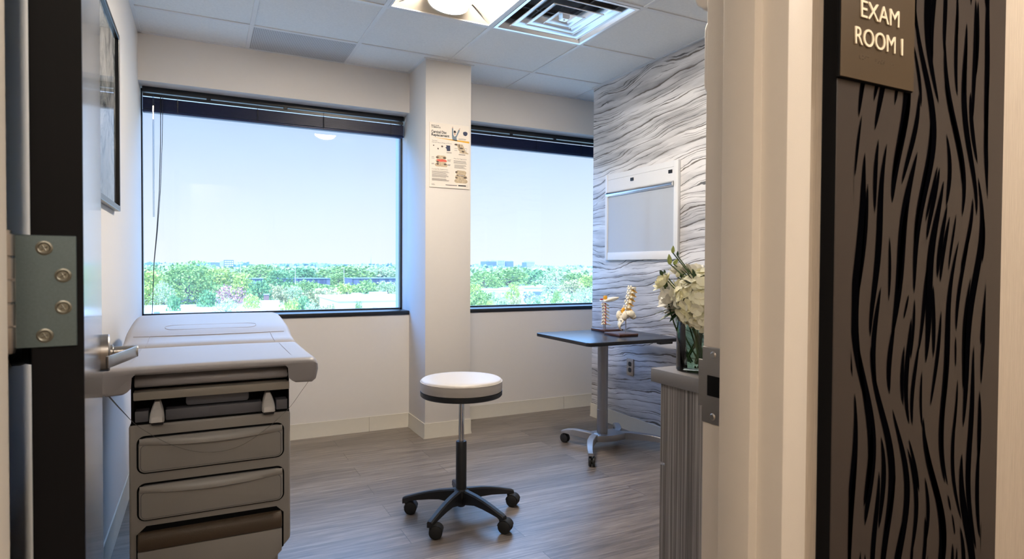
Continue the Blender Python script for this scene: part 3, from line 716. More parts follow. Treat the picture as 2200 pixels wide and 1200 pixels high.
for y in (3.435, 3.045):
    bm = B(); box(bm, XR - D - .002, y - .017, 1.748, XR - D + .006, y + .017, 1.770, .001, 1); box(bm, XR - D - .004, y - .004, 1.755, XR - D, y + .004, 1.763, .001, 1); obj('switch', bm, M['black'], t)

t = thing('wall_outlet', 'steel duplex power outlet low on the agate wall', 'outlet', (XR, 3.46, .387))
bm = B(); box(bm, XR - .005, 3.424, .389, XR, 3.498, .509, .0015, 2); obj('cover_plate', bm, M['outlet'], t)
for z in (.428, .470):
    bm = B(); prism(bm, rrect(3.444, z - .016, 3.478, z + .016, .012), 'x', XR - .0068, XR - .004, .0006, 1); obj('socket', bm, M['blackplastic'], t)

# ------------------------------------------------------------------ exam table
et = thing('exam_table', 'grey medical exam table with drawers and vinyl top against the left wall', 'exam table', (.03, 2.5, 0))
FX0, FX1, FY = -.187, .247, 2.03; cut = .037
def bodypoly(x0, x1): return [(x0, .285), (x0, .688), (x1, .688), (x1, .285), (x1 - cut, .245), (x1 - cut, .02), (x0 + cut, .02), (x0 + cut, .245)]
bm = B(); prism(bm, bodypoly(FX0, FX1), 'y', FY, 2.95, .008, 3); obj('cabinet', bm, M['tablebody'], et)
def rr3(bm, x0, z0, x1, z1, r, ya, yb, bev=0., seg=3): prism(bm, rrect(x0, z0, x1, z1, r), 'y', ya, yb, bev, seg)
bm = B()
for z0, z1 in ((.546, .655), (.410, .519)): rr3(bm, -.168, z0, .228, z1, .022, FY - .0008, FY + .01)
prism(bm, [(-.170, .15), (-.170, .372), (-.145, .395), (.205, .393), (.226, .372), (.226, .265), (.170, .215), (.165, .15)], 'y', FY - .0008, FY + .01)
obj('recess', bm, M['blackmatte'], et)
for z0, z1 in ((.546, .655), (.410, .519)):
    bm = B(); rr3(bm, -.1625, z0 + .0055, .2225, z1 - .0055, .018, FY - .014, FY + .004, .004, 3); d = obj('drawer', bm, M['tablebody'], et)
    bm = B(); z = z1 - .0045; N = 24
    rows = []
    for i in range(N + 1):
        f = i / N; x = -.160 + .381 * f; b = .020 + .012 * math.sin(PI * f); rows.append([(x, FY - .0145, z), (x, FY - .0175 - .008 * math.sin(PI * f), z - b * .35), (x, FY - .0175 - .010 * math.sin(PI * f), z - b * .8), (x, FY - .0135, z - b)])
    V = [[bm.verts.new(p) for p in r] for r in rows]
    for a, b in zip(V, V[1:]):
        for j in range(3): bm.faces.new((a[j], b[j], b[j + 1], a[j + 1]))
    obj('drawer_pull', bm, M['tablebody'], d, smooth=60)
    bm = B(); tube(bm, [(x, FY - .0140, zz) for x, zz in rrect(-.157, z0 + .011, .217, z1 - .024, .012)], .0008, 5, closed=True); obj('inset_line', bm, M['tablegrey'], d)
bm = B(); prism(bm, [(FY + .004, .330), (FY - .018, .330), (FY - .020, .352), (FY - .017, .364), (FY - .008, .372), (FY + .004, .376)], 'x', -.164, .218, .004, 3)
sf = obj('footstep', bm, M['tablebody'], et)
bm = B(); prism(bm, [(FY + .004, .3285), (FY - .0195, .3285), (FY - .0225, .350), (FY - .0195, .367), (FY - .009, .377), (FY + .004, .381)], 'x', -.166, .2195, .005, 3); obj('tread', bm, M['tread'], sf, smooth=50, label='brown ribbed step tread')
bm = B(); prism(bm, [(-.166, .15), (-.166, .328), (.219, .328), (.219, .258), (.163, .205), (.150, .15)], 'y', FY - .018, FY + .004, .003, 2); obj('step_front', bm, M['tablebody'], sf)
bm = B(); rr3(bm, -.05, .17, .095, .232, .008, FY - .0185, FY - .016); obj('step_latch', bm, M['black'], sf)
# upper bay
bm = B(); box(bm, FX0 + .008, FY + .05, .688, FX1 - .004, 2.95, .825); box(bm, FX0 + .004, FY + .004, .684, FX1 - .003, FY + .06, .691); 
box(bm, FX0 + .006, FY + .002, .690, FX0 + .011, FY + .3, .825); box(bm, FX1 - .009, FY + .002, .690, FX1 - .004, FY + .3, .825)
obj('upper_bay', bm, M['blackmatte'], et)
bm = B(); prism(bm, [(FY + .01, .792), (FY + .001, .797), (FY + .0, .806), (FY + .004, .818), (FY + .02, .828), (FY + .12, .829), (FY + .12, .792)], 'x', -.173, .240, .003, 2); obj('leg_rest', bm, M['vinyl'], et, smooth=50)
bm = B(); box(bm, -.1745, FY - .012, .759, .2425, FY + .10, .783, .0025, 2); obj('leg_rest_rail', bm, M['tabletrim'], et)
bm = B(); rr3(bm, -.044, .728, .128, .7575, .010, FY + .02, FY + .05, .003, 2); obj('recess_cover', bm, M['tablegrey'], et)
bm = B(); box(bm, -.172, FY + .004, .694, -.138, FY + .05, .725, .002, 2); box(bm, -.096, FY + .006, .692, .164, FY + .05, .724, .003, 2); box(bm, .205, FY + .004, .694, .243, FY + .05, .725, .002, 2); obj('lower_rail', bm, M['tablegrey'], et)
bm = B(); rr3(bm, .018, .696, .046, .721, .004, FY + .0048, FY + .008, .0004, 1); obj('button', bm, M['tablegrey'], et)
for xc in (-.1165, .1815):
    bm = B(); N = 10; V = []
    for i in range(N + 1):
        f = i / N; z = .696 + .054 * f; hw = .0185 * (1 - .62 * f ** 2.2); yy = FY - .028 + .03 * f ** 1.5
        V.append([bm.verts.new((xc - hw, yy + .006, z)), bm.verts.new((xc - hw * .75, yy, z)), bm.verts.new((xc + hw * .75, yy, z)), bm.verts.new((xc + hw, yy + .006, z)), bm.verts.new((xc + hw, yy + .03, z)), bm.verts.new((xc - hw, yy + .03, z))])
    for a, b in zip(V, V[1:]):
        for j in range(6): bm.faces.new((a[j], a[(j + 1) % 6], b[(j + 1) % 6], b[j]))
    bm.faces.new(V[0][::-1]); bm.faces.new(V[-1]); obj('stirrup', bm, M['palegrey'], et, smooth=50)
    bm = B(); box(bm, xc - .014, FY - .018, .686, xc + .016, FY + .03, .697, .002, 1); obj('stirrup_bracket', bm, M['black'], et)
# upholstery
UX0, UX1 = -.258, .328
def crosssec(zt, lobe, inner, rx=.024):
    """top rounded slab with side lobes; order around the section in (x, z)"""
    P = []
    for i in range(7):
        a = PI - (PI / 2) * i / 6; P.append((UX0 + rx + rx * math.cos(a), zt - rx + rx * math.sin(a)))
    for i in range(1, 9): P.append((UX0 + rx + (UX1 - UX0 - 2 * rx) * i / 9, zt + .002 * math.sin(PI * i / 9)))
    for i in range(7):
        a = PI / 2 - (PI / 2) * i / 6; P.append((UX1 - rx + rx * math.cos(a), zt - rx + rx * math.sin(a)))
    P += [(UX1 + .001, (zt + lobe) / 2), (UX1 - .006, lobe + .010), (UX1 - .018, lobe), (FX1 + .016, lobe + .002), (FX1 + .006, lobe + .012), (FX1 + .004, inner - .012), (FX1 - .006, inner),
          (0.03, inner), (FX0 + .006, inner), (FX0 - .004, inner - .012), (FX0 - .006, lobe + .012), (FX0 - .016, lobe + .002), (UX0 + .018, lobe), (UX0 + .006, lobe + .010), (UX0 - .001, (zt + lobe) / 2)]
    return P
def loft(bm, secs):
    V = [[bm.verts.new((x, y, z)) for x, z in P] for y, P in secs]; n = len(V[0])
    for a, b in zip(V, V[1:]):
        for j in range(n): bm.faces.new((a[j], a[(j + 1) % n], b[(j + 1) % n], b[j]))
    bm.faces.new(V[0][::-1]); bm.faces.new(V[-1])
def shrink(P, d, zc):
    xc = (UX0 + UX1) / 2; o = []
    for x, z in P: o.append((x - d * (1 if x > xc else -1) * min(1, abs(x - xc) / .1), z - d * (1 if z > zc else (-.6))))
    return o
P = crosssec(.858, .778, .832); secs = []
for y, d in ((1.990, .016), (1.9915, .010), (1.995, .006), (2.002, .0025), (2.012, .0008), (2.03, 0)): secs.append((y, shrink(P, d, .84)))
for y in (2.1, 2.2, 2.3, 2.4, 2.44): secs.append((y, crosssec(.858 - .002 * math.sin(PI * (y - 2) / .5), .778 + max(0, y - 2.2) * .1, .832)))
secs.append((2.4525, shrink(crosssec(.8575, .802, .832), .004, .84)))
bm = B(); loft(bm, secs); seat = obj('seat_cushion', bm, M['vinyl'], et, smooth=50)
bm = B(); secs = []; ZB = [(2.4545, .8545), (2.465, .858), (2.56, .864), (2.64, .873), (2.665, .879), (2.70, .888), (2.75, .897), (2.82, .904), (2.9, .911), (3.0, .918), (3.08, .921), (3.2, .918), (3.32, .905)]
for i, (y, z) in enumerate(ZB):
    s = crosssec(z, z - .055, z - .050); secs.append((y, shrink(s, .006, z - .03) if i in (0, len(ZB) - 1) else s))
bm2 = bm; loft(bm, secs); back = obj('back_cushion', bm, M['vinyl'], et, smooth=50)
def zback(y):
    for (a, za), (b, zb) in zip(ZB, ZB[1:]):
        if a <= y <= b: return za + (zb - za) * (y - a) / (b - a)
    return .858
bm = B(); tube(bm, [(x, y, zback(y) + .0017) for x, y in rrect(-.13, 2.72, .20, 2.80, .035)], .0008, 5, closed=True); obj('piping', bm, M['seam'], back)
bm = B(); tube(bm, [(UX0 + .03 + (UX1 - UX0 - .06) * i / 12, 2.655 - .012 * math.sin(PI * i / 12), zback(2.65) + .0015) for i in range(13)], .0012, 5); obj('piping', bm, M['seam'], back)
for x in (-.175, .245): bm = B(); tube(bm, [(x, 2.47 + .19 * f / 8, zback(2.47 + .19 * f / 8) + .0015) for f in range(9)], .0009, 5); obj('piping', bm, M['seam'], back)
for x in (-.185, .255): bm = B(); tube(bm, [(x, 2.01 + .42 * f / 8, .8585 + (-.0012 if f else -.002)) for f in range(9)], .0009, 5); obj('piping', bm, M['seam'], seat)
bm = B(); box(bm, FX0, 2.06, .80, FX1, 3.2, .834, .004, 1); obj('top_support', bm, M['black'], et)
bm = B(); box(bm, -.12, 2.95, .80, .18, 3.28, .86, .004, 1); obj('back_support', bm, M['black'], et)
# clear strap hanging from the foot end
W = [(-.234, .789), (-.198, .738), (-.157, .688), (-.077, .628), (.005, .597), (.092, .601), (.169, .644), (.236, .701), (.277, .755), (.2985, .785)]
def cr(P, n=6):
    o = []
    for i in range(len(P) - 1):
        p = [Vector(P[max(i - 1, 0)]), Vector(P[i]), Vector(P[i + 1]), Vector(P[min(i + 2, len(P) - 1)])]
        for s in range(n):
            f = s / n; o.append(.5 * ((2 * p[1]) + (-p[0] + p[2]) * f + (2 * p[0] - 5 * p[1] + 4 * p[2] - p[3]) * f * f + (-p[0] + 3 * p[1] - 3 * p[2] + p[3]) * f ** 3))
    o.append(Vector(P[-1])); return o
bm = B(); C_ = cr([Vector((x, 1.997, z)) for x, z in W], 6); rs = [max(.0013, .006 * (1 - i / 14)) for i in range(len(C_))]
tube(bm, C_, rs, 8, flat=.35); obj('strap', bm, M['strap'], et, smooth=60, label='clear plastic strap')

# ------------------------------------------------------------------ rolling stool
sx, sy = 1.06, 2.605
st = thing('rolling_stool', 'round backless stool with white vinyl seat on black five star casters', 'stool', (sx, sy, 0))
bm = B(); lathe(bm, [(0, .578), (.180, .578), (.1855, .582), (.187, .60), (.1865, .622), (.183, .630), (.176, .6345), (.12, .637), (0, .638)], (sx, sy, 0), 64); obj('seat', bm, M['stool'], st, smooth=40)
bm = B(); tube(bm, [(sx + .1865 * math.cos(2 * PI * i / 48), sy + .1865 * math.sin(2 * PI * i / 48), .624) for i in range(48)], .0016, 6, closed=True); obj('piping', bm, M['stool'], st)
bm = B(); lathe(bm, [(0, .550), (.10, .549), (.160, .552), (.182, .556), (.1868, .561), (.1872, .579), (0, .579)], (sx, sy, 0), 64); obj('seat_ring', bm, M['blackplastic'], st, smooth=40)
bm = B(); lathe(bm, [(0, .528), (.0175, .528), (.0185, .534), (.0185, .554), (0, .554)], (sx, sy, 0), 24); obj('seat_collar', bm, M['blackplastic'], st)
bm = B(); cyl(bm, (sx, sy, .34), (sx, sy, .53), .0128); obj('gas_rod', bm, M['chrome'], st)
bm = B(); lathe(bm, [(0, .12), (.0245, .12), (.0245, .342), (.0225, .346), (0, .346)], (sx, sy, 0), 32); obj('column', bm, M['blackplastic'], st)
bm = B(); lathe(bm, [(0, .046), (.017, .046), (.020, .05), (.022, .07), (.03, .08), (.034, .10), (.034, .122), (.028, .130), (0, .130)], (sx, sy, 0), 32); obj('hub', bm, M['blackplastic'], st)
for i in range(5):
    a = math.radians(147 + 72 * i); ca, sa = math.cos(a), math.sin(a)
    bm = B(); V = []; stn = [(.022, .127, .060, .017), (.05, .124, .066, .0165), (.10, .119, .076, .015), (.15, .110, .074, .0145), (.20, .098, .068, .014), (.24, .086, .062, .0135), (.262, .080, .050, .0135), (.274, .074, .048, .0125)]
    for r, zt, zb, w in stn:
        V.append([bm.verts.new((sx + ca * r - sa * o, sy + sa * r + ca * o, z)) for o, z in ((-w, zb), (-w, zt - .006), (-w * .6, zt), (w * .6, zt), (w, zt - .006), (w, zb))])
    for p, q_ in zip(V, V[1:]):
        for j in range(6): bm.faces.new((p[j], p[(j + 1) % 6], q_[(j + 1) % 6], q_[j]))
    bm.faces.new(V[0][::-1]); bm.faces.new(V[-1]); lg = obj('leg', bm, M['blackplastic'], st, smooth=35)
    # caster at the leg tip
    bm = B(); th = math.radians(rnd.uniform(-25, 25) + 20) + 0.0; c = Vector((sx + ca * .255, sy + sa * .255, 0)); fx, fy = math.cos(th - PI / 4), math.sin(th - PI / 4)
    tr = Vector((fx, fy, 0)) * .018; ax = Vector((-fy, fx, 0)); w0 = c + tr + Vector((0, 0, .0285))
    cyl(bm, c + Vector((0, 0, .046)), c + Vector((0, 0, .066)), .011, n=16)
    for s in (-1, 1): tube(bm, [w0 + ax * s * .005, w0 + ax * s * .007, w0 + ax * s * .021, w0 + ax * s * .024], [.024, .0285, .0285, .023], 24)
    rim = [w0 + Vector((fx, fy, 0)) * (.031 * math.cos(q_)) + Vector((0, 0, .031 * math.sin(q_))) for q_ in [math.radians(d) for d in range(10, 176, 11)]]
    Vv = [[bm.verts.new(p + ax * o) for o in (-.022, .022)] for p in rim]
    Vi = [[bm.verts.new(w0 + (p - w0) * .93 + ax * o) for o in (-.022, .022)] for p in rim]
    for p, q_ in zip(Vv, Vv[1:]): bm.faces.new((p[0], p[1], q_[1], q_[0]))
    for p, q_ in zip(Vi, Vi[1:]): bm.faces.new((p[0], q_[0], q_[1], p[1]))
    obj('caster', bm, M['rubber'], lg, smooth=40)

# ------------------------------------------------------------------ height adjustable rolling table
tt = thing('rolling_table', 'dark topped rolling table on a grey pedestal beside the agate wall', 'table', (2.285, 3.228, 0))
bm = B(); prism(bm, rrect(1.935, 2.865, 2.615, 3.495, .035, 8), 'z', .698, .720, .004, 3); obj('tabletop', bm, M['tabletop'], tt, smooth=40)
bm = B(); box(bm, 2.15, 3.08, .680, 2.42, 3.38, .698, .003, 1); box(bm, 2.50, 2.93, .676, 2.60, 2.97, .698, .004, 1); obj('top_bracket', bm, M['black'], tt)
bm = B(); lathe(bm, [(0, .07), (.034, .07), (.035, .12), (.035, .24), (.0335, .242), (.0335, .68), (0, .68)], (2.285, 3.228, 0), 36); obj('pedestal', bm, M['alu'], tt)
def sweep(bm, P, w0, w1, hts):
    """flat-topped foot rail through the points, width w0 -> w1, (top z, bottom z) given per point"""
    V = []
    for i, (x, y) in enumerate(P):
        a = Vector(P[min(i + 1, len(P) - 1)]) - Vector(P[max(i - 1, 0)]); nn = Vector((-a.y, a.x)).normalized() * (w0 + (w1 - w0) * i / (len(P) - 1)) / 2; zt, zb = hts[i]
        V.append([bm.verts.new((x + nn.x, y + nn.y, zb)), bm.verts.new((x + nn.x, y + nn.y, zt - .003)), bm.verts.new((x + nn.x * .85, y + nn.y * .85, zt)), bm.verts.new((x - nn.x * .85, y - nn.y * .85, zt)), bm.verts.new((x - nn.x, y - nn.y, zt - .003)), bm.verts.new((x - nn.x, y - nn.y, zb))])
    for p, q_ in zip(V, V[1:]):
        for j in range(6): bm.faces.new((p[j], p[(j + 1) % 6], q_[(j + 1) % 6], q_[j]))
    bm.faces.new(V[0][::-1]); bm.faces.new(V[-1])
bm = B(); prism(bm, [(2.20, 3.17), (2.235, 3.15), (2.30, 3.135), (2.40, 3.14), (2.42, 3.20), (2.41, 3.27), (2.33, 3.29), (2.24, 3.285), (2.20, 3.25)], 'z', .052, .092, .004, 2); obj('base_hub', bm, M['alu'], tt)
H6 = [(.092, .052), (.098, .056), (.100, .060), (.100, .064), (.093, .066), (.080, .064)]
feet = {'a': [(2.225, 3.235), (2.20, 3.255), (2.175, 3.30), (2.15, 3.35), (2.125, 3.395), (2.105, 3.425)], 'b': [(2.215, 3.205), (2.17, 3.165), (2.10, 3.09), (2.05, 3.02), (2.01, 2.96), (1.985, 2.915)],
        'c': [(2.40, 3.23), (2.43, 3.25), (2.455, 3.29), (2.485, 3.34), (2.51, 3.385), (2.525, 3.42)], 'd': [(2.40, 3.18), (2.44, 3.13), (2.485, 3.06), (2.52, 3.0), (2.55, 2.95), (2.575, 2.905)]}
for kk, P in feet.items():
    bm = B(); sweep(bm, P, .046, .030, H6); lg = obj('leg', bm, M['alu'], tt, smooth=40)
    x, y = P[-1]; d = Vector((P[-1][0] - P[-2][0], P[-1][1] - P[-2][1], 0)).normalized(); x, y = x - d.x * .012, y - d.y * .012
    bm = B(); w0 = Vector((x, y, .029)) + Vector((.012, .004, 0)); ax = Vector((.8, -.6, 0)) if kk != 'a' else Vector((.95, .3, 0)); cyl(bm, (x, y, .045), (x, y, .066), .008, n=12)
    for s in (-1, 1): tube(bm, [w0 + ax * s * .004, w0 + ax * s * .006, w0 + ax * s * .016, w0 + ax * s * .019], [.025, .029, .029, .024], 24)
    cyl(bm, w0 - ax * .006, w0 + ax * .006, .018, n=16); obj('caster', bm, M['rubber'], lg, smooth=40)

# ------------------------------------------------------------------ spine models
def vert(bm, c, r, tilt, proc=1., spn=1.):
    rot = Matrix.Rotation(tilt, 4, 'Y'); c = Vector(c)
    b2 = bmesh.new(); lathe(b2, [(0, -.5), (.92, -.5), (1, -.42), (.86, 0), (1, .42), (.92, .5), (0, .5)], (0, 0, 0), 18)
    join(bm, b2, Matrix.Translation(c) @ rot @ Matrix.Diagonal((r, r * .85, r * .95, 1)))
    for s in (-1, 1):
        ball(bm, c + rot @ Vector((-.9 * r, s * r * 1.0 * proc, .05 * r)), r * .42, 1, (1, 1.5, .7), rot)
        ball(bm, c + rot @ Vector((-1.2 * r, s * r * .55, .45 * r)), r * .36, 1, (.9, .8, 1.3), rot)
    tube(bm, [c + rot @ Vector((-1.0 * r, 0, 0)), c + rot @ Vector((-1.55 * r * spn, 0, -.1 * r)), c + rot @ Vector((-2.0 * r * spn, 0, -.35 * r))], [r * .5, r * .36, r * .2], 8, flat=.6)
def spine_base(name_label, cx, cy, w, d, zb=.720):
    t = thing('spine_model', name_label, 'anatomical model', (cx, cy, zb))
    bm = B(); box(bm, cx - w / 2, cy - d / 2, zb, cx + w / 2, cy + d / 2, zb + .016, .004, 2); obj('base', bm, M['walnut'], t); return t
# lumbar model with sacrum
lx, ly = 2.357, 3.135
t = spine_base('larger lumbar spine model with sacrum on a walnut base nearer the front', lx, ly, .145, .165)
bm = B(); tube(bm, [(2.400, 3.145, .736), (2.400, 3.145, .80), (2.394, 3.145, .86)], .0032, 10); obj('rod', bm, M['steel'], t)
def mean(a, b, f): return a + (b - a) * f
lum = [(2.428, 3.15, .898, -.28), (2.437, 3.15, .928, -.18), (2.447, 3.15, .957, -.08), (2.455, 3.15, .985, .02), (2.459, 3.15, 1.012, .08)]
for x, y, z, tl in lum:
    bm = B(); vert(bm, (x, y, z), .0225, tl, 1.05, .9); obj('vertebra', bm, M['bone'], t, smooth=60)
for (x, y, z, tl), (x2, y2, z2, tl2) in zip([(2.418, 3.15, .872, -.4)] + lum, lum):
    bm = B(); c = Vector(((x + x2) / 2, y, (z + z2) / 2)); ball(bm, c, .021, 2, (1, .9, .33), Matrix.Rotation((tl + tl2) / 2, 4, 'Y')); obj('disc', bm, M['boned'], t)
    bm = B()
    for s in (-1, 1): tube(bm, [c + Vector((-.012, s * .010, .006)), c + Vector((-.004, s * .024, -.002)), c + Vector((.010, s * .030, -.012))], [.0045, .004, .0032], 8)
    obj('nerve', bm, M['nerve'], t)
bm = B()
V = []; stn = [(2.410, .872, .036, .026), (2.398, .855, .040, .026), (2.384, .832, .036, .022), (2.368, .808, .027, .017), (2.356, .788, .017, .011), (2.354, .770, .010, .007), (2.362, .756, .007, .005), (2.372, .748, .004, .003)]
for x, z, w, d in stn: V.append([bm.verts.new((x + d * math.cos(2 * PI * j / 16) * .9, 3.15 + w * math.sin(2 * PI * j / 16) * (1 + .12 * ((j * 7) % 3 - 1)), z + d * .35 * math.cos(2 * PI * j / 16))) for j in range(16)])
for a, b in zip(V, V[1:]):
    for j in range(16): bm.faces.new((a[j], a[(j + 1) % 16], b[(j + 1) % 16], b[j]))
bm.faces.new(V[0]); bm.faces.new(V[-1][::-1])
for s in (-1, 1): ball(bm, (2.420, 3.15 + s * .036, .852), .026, 2, (1.2, .6, .95), Matrix.Rotation(.5, 4, 'Y')); ball(bm, (2.437, 3.15 + s * .034, .835), .019, 2, (1.2, .7, .9)); ball(bm, (2.372, 3.15 + s * .030, .842), .024, 2, (.8, .7, 1.3))
for z in (.846, .826, .806):
    for s in (-1, 1): ball(bm, (2.357 + (z - .80) * .4, 3.15 + s * .010, z + .006), .007, 1)
sac = obj('sacrum', bm, M['bone'], t, smooth=70)
for z, x in ((.852, 2.371), (.832, 2.364), (.812, 2.352)):
    for s in (-1, 1): bm = B(); ball(bm, (x, 3.15 + s * .0185, z), .0042, 1, (.8, 1, 1)); obj('foramen', bm, M['inkdark'], sac)
bm = B(); tube(bm, [(2.38, 3.142, .884), (2.365, 3.135, .872), (2.362, 3.128, .858)], [.012, .012, .005], 10); obj('nerve', bm, M['nerve'], t)
# cervical model
cx_, cy_ = 2.441, 3.405
t = spine_base('smaller cervical spine model with orange stem on a walnut base behind the larger', cx_, cy_, .148, .165)
bm = B(); tube(bm, [(2.412, 3.40, .736), (2.412, 3.40, .765)], .003, 8); tube(bm, [(2.425, 3.40, .736), (2.425, 3.40, .77)], .0035, 8); obj('rod', bm, M['steel'], t)
for i in range(7):
    z = .768 + .0215 * i; x = 2.418 + .004 * math.sin(PI * i / 6); bm = B(); vert(bm, (x, 3.40, z), .0135, 0, 1.0, 1.0)
    tube(bm, [(x + .008, 3.40, z), (x + .022, 3.396, z - .003), (x + (.045 if i == 0 else .030), 3.393, z - .010)], [.007, .005, .003], 8); obj('vertebra', bm, M['bone'], t, smooth=60)
    bm = B()
    for s in (-1, 1): tube(bm, [(x - .006, 3.40 + s * .006, z + .011), (x, 3.40 + s * .017, z + .007)], [.0035, .0025], 7)
    obj('nerve', bm, M['nerve'], t)
bm = B()
for s in (-1, 1): tube(bm, [(2.413 + .003 * math.sin(i * 1.9), 3.40 + s * .0175, .765 + .0145 * i) for i in range(11)], .0022, 6)
obj('artery', bm, M['redart'], t)
bm = B(); P = [(2.395, .918), (2.40, .928), (2.43, .934), (2.47, .944), (2.51, .948), (2.515, .944), (2.50, .930), (2.47, .921), (2.43, .916)]
b2 = bmesh.new(); prism(b2, P, 'y', 3.365, 3.435, .006, 2); join(bm, b2); obj('skull_base', bm, M['bone'], t, smooth=60)
bm = B(); box(bm, 2.412, 3.388, .922, 2.432, 3.412, .957, .004, 2); obj('brain_stem', bm, M['nerve'], t)
bm = B(); ball(bm, (2.386, 3.39, .933), .010, 2, (1.3, .9, .6)); obj('artery', bm, M['redart'], t)

# ------------------------------------------------------------------ cabinet and counter along the door wall
cb = thing('cabinet', 'striped grey laminate base cabinet behind the right door frame', 'cabinet', (1.9, 1.05, 0))
bm = B(); box(bm, 1.132, .757, .10, XR - .012, 1.305, .826, .001, 1); box(bm, 1.15, .757, 0, XR - .012, 1.25, .1); obj('body', bm, M['cab'], cb)
for i in range(3):
    xa = 1.133 + i * .51; bm = B(); box(bm, xa, 1.3055, .105, xa + .505, 1.326, .600, .0015, 1); obj('door', bm, M['cab'], cb)
    bm = B(); box(bm, xa, 1.3055, .606, xa + .505, 1.326, .822, .0015, 1); obj('drawer', bm, M['cab'], cb)
bm = B(); box(bm, 1.118, .757, .826, XR - .012, 1.350, .864, .002, 2); tag(obj('countertop', bm, M['counter']), 'plain grey laminate countertop resting on the striped cabinet', 'countertop')

# ------------------------------------------------------------------ vase and flowers
vx, vy, vz = 1.205, 1.258, .8645
t = thing('vase', 'clear glass cylinder vase with water on the grey counter', 'vase', (vx, vy, vz))
bm = B(); lathe(bm, [(0, .0), (.054, 0), (.058, .003), (.058, .170), (.0575, .1715), (.0555, .1715), (.055, .170), (.055, .012), (.052, .009), (0, .009)], (vx, vy, vz), 48); obj('glass', bm, M['glassvase'], t, smooth=50)
bm = B(); lathe(bm, [(0, .0095), (.0545, .0125), (.0548, .125), (0, .125)], (vx, vy, vz), 40); obj('water', bm, M['water'], t, smooth=50)
fr = random.Random(21)
ZR = Vector((.451, .892, 0)); RR = Vector((.8925, -.451, 0))      # away from the doorway / towards the cabinet wall
def fp(r, z, d=0.): return Vector((vx, vy, 0)) + RR * r + ZR * d + Vector((0, 0, z))
def petal(bm, c, n, up, L, w, cupd, m=0):
    n = n.normalized(); s = n.cross(up).normalized(); rows = []
    for i, (f, wf) in enumerate(((0, .25), (.3, .8), (.65, 1), (.9, .7), (1, .3))):
        mid = c + up * (L * f) + n * (cupd * L * f * f); rows.append([mid - s * w * wf / 2 + n * cupd * w * .2 * wf, mid, mid + s * w * wf / 2 + n * cupd * w * .2 * wf])
    V = [[bm.verts.new(p) for p in r] for r in rows]
    for a, b in zip(V, V[1:]):
        for j in range(2): bm.faces.new((a[j], a[j + 1], b[j + 1], b[j]))
def rdir():
    while True:
        v = Vector((fr.uniform(-1, 1), fr.uniform(-1, 1), fr.uniform(-1, 1)))
        if .1 < v.length < 1: return v.normalized()
def stemtube(bm, a, b, r=.0022, bow=.01):
    m = (a + b) / 2 + RR * bow; tube(bm, cr([a, m, b], 6), r, 7)
def hydrangea(c, R, label, m):
    t = thing('hydrangea', label, 'flower', c, group='white hydrangeas in the vase')
    bm = B(); N = 190
    for i in range(N):
        zf = 1 - 2 * (i + .5) / N; a = i * 2.39996; n = Vector((math.cos(a) * math.sqrt(1 - zf * zf), math.sin(a) * math.sqrt(1 - zf * zf), zf))
        n = (n + rdir() * .35).normalized(); p = c + n * R * fr.uniform(.84, 1.0); u0 = n.cross(Vector((.3, .5, .8))).normalized(); rot0 = fr.uniform(0, 6.28)
        for q_ in range(4):
            u = Matrix.Rotation(rot0 + q_ * PI / 2, 3, n) @ u0; petal(bm, p, n, (u + n * fr.uniform(.05, .35)).normalized(), R * .23, R * .25, fr.uniform(-.1, .35))
    ball(bm, c, R * .8, 2); obj('bloom', bm, m, t, smooth=80)
    bm = B(); stemtube(bm, c - Vector((0, 0, R * .7)), fp(fr.uniform(-.02, .02), vz + .016, fr.uniform(-.02, .02)), .004); obj('stem', bm, M['stem'], t, smooth=60)
hydrangea(fp(-.005, 1.058, -.075), .078, 'large cream hydrangea head at the front of the vase', M['petalc'])
hydrangea(fp(.075, 1.085, .0), .072, 'cream hydrangea half hidden by the door frame', M['petalc'])
def rose(c, R, up, label, m, base_r=(0, 0)):
    t = thing('lisianthus', label, 'flower', c, group='white lisianthus blooms in the vase'); up = up.normalized()
    bm = B(); u0 = up.cross(Vector((.2, .9, .1))).normalized()
    for ring, (k_, tilt, L) in enumerate(((4, .10, .85), (6, .24, .95), (9, .42, 1.02), (11, .62, 1.0), (11, .85, .9))):
        for i in range(k_):
            ti = tilt + fr.uniform(-.14, .14); u = Matrix.Rotation(2 * PI * i / k_ + ring * .5 + fr.uniform(-.2, .2), 3, up) @ u0; d = (up * math.cos(ti) + u * math.sin(ti)).normalized()
            petal(bm, c - up * R * .6 + u * R * (.10 + .13 * ring), (u * math.cos(ti) - up * math.sin(ti)) * -1, d, R * L * fr.uniform(.95, 1.25), R * fr.uniform(.55, .85), fr.uniform(-.38, .16))
    obj('bloom', bm, m, t, smooth=80)
    bm = B(); q_ = c - up * R * .55; tube(bm, [q_ - up * .012, q_ - up * .004, q_ + up * .006], [.003, .008, .011], 10); stemtube(bm, q_, fp(base_r[0], vz + .02, base_r[1]), .0022, -.012); obj('stem', bm, M['stem'], t, smooth=60)
Zv = Vector((0, 0, 1))
rose(fp(-.050, 1.141, .0), .024, Zv - RR * .15, 'white lisianthus bloom at the top left of the bouquet under the view box', M['petal'], (.01, .0))
rose(fp(-.016, 1.140, -.02), .028, Zv + RR * .1, 'wide open white lisianthus bloom at the top of the bouquet', M['petal'], (.02, .01))
rose(fp(-.106, 1.108, -.01), .021, Zv * .7 - RR * .8, 'small white lisianthus bloom farthest out towards the table', M['petalc'], (-.01, .02))
rose(fp(-.088, 1.068, .0), .034, -RR + Zv * .2, 'white lisianthus bloom low on the table side of the bouquet', M['petal'], (0, -.02))
rose(fp(-.070, 1.030, .01), .026, -RR - Zv * .3, 'white lisianthus bloom lowest of all above the dark leaves', M['petal'], (-.02, .0))
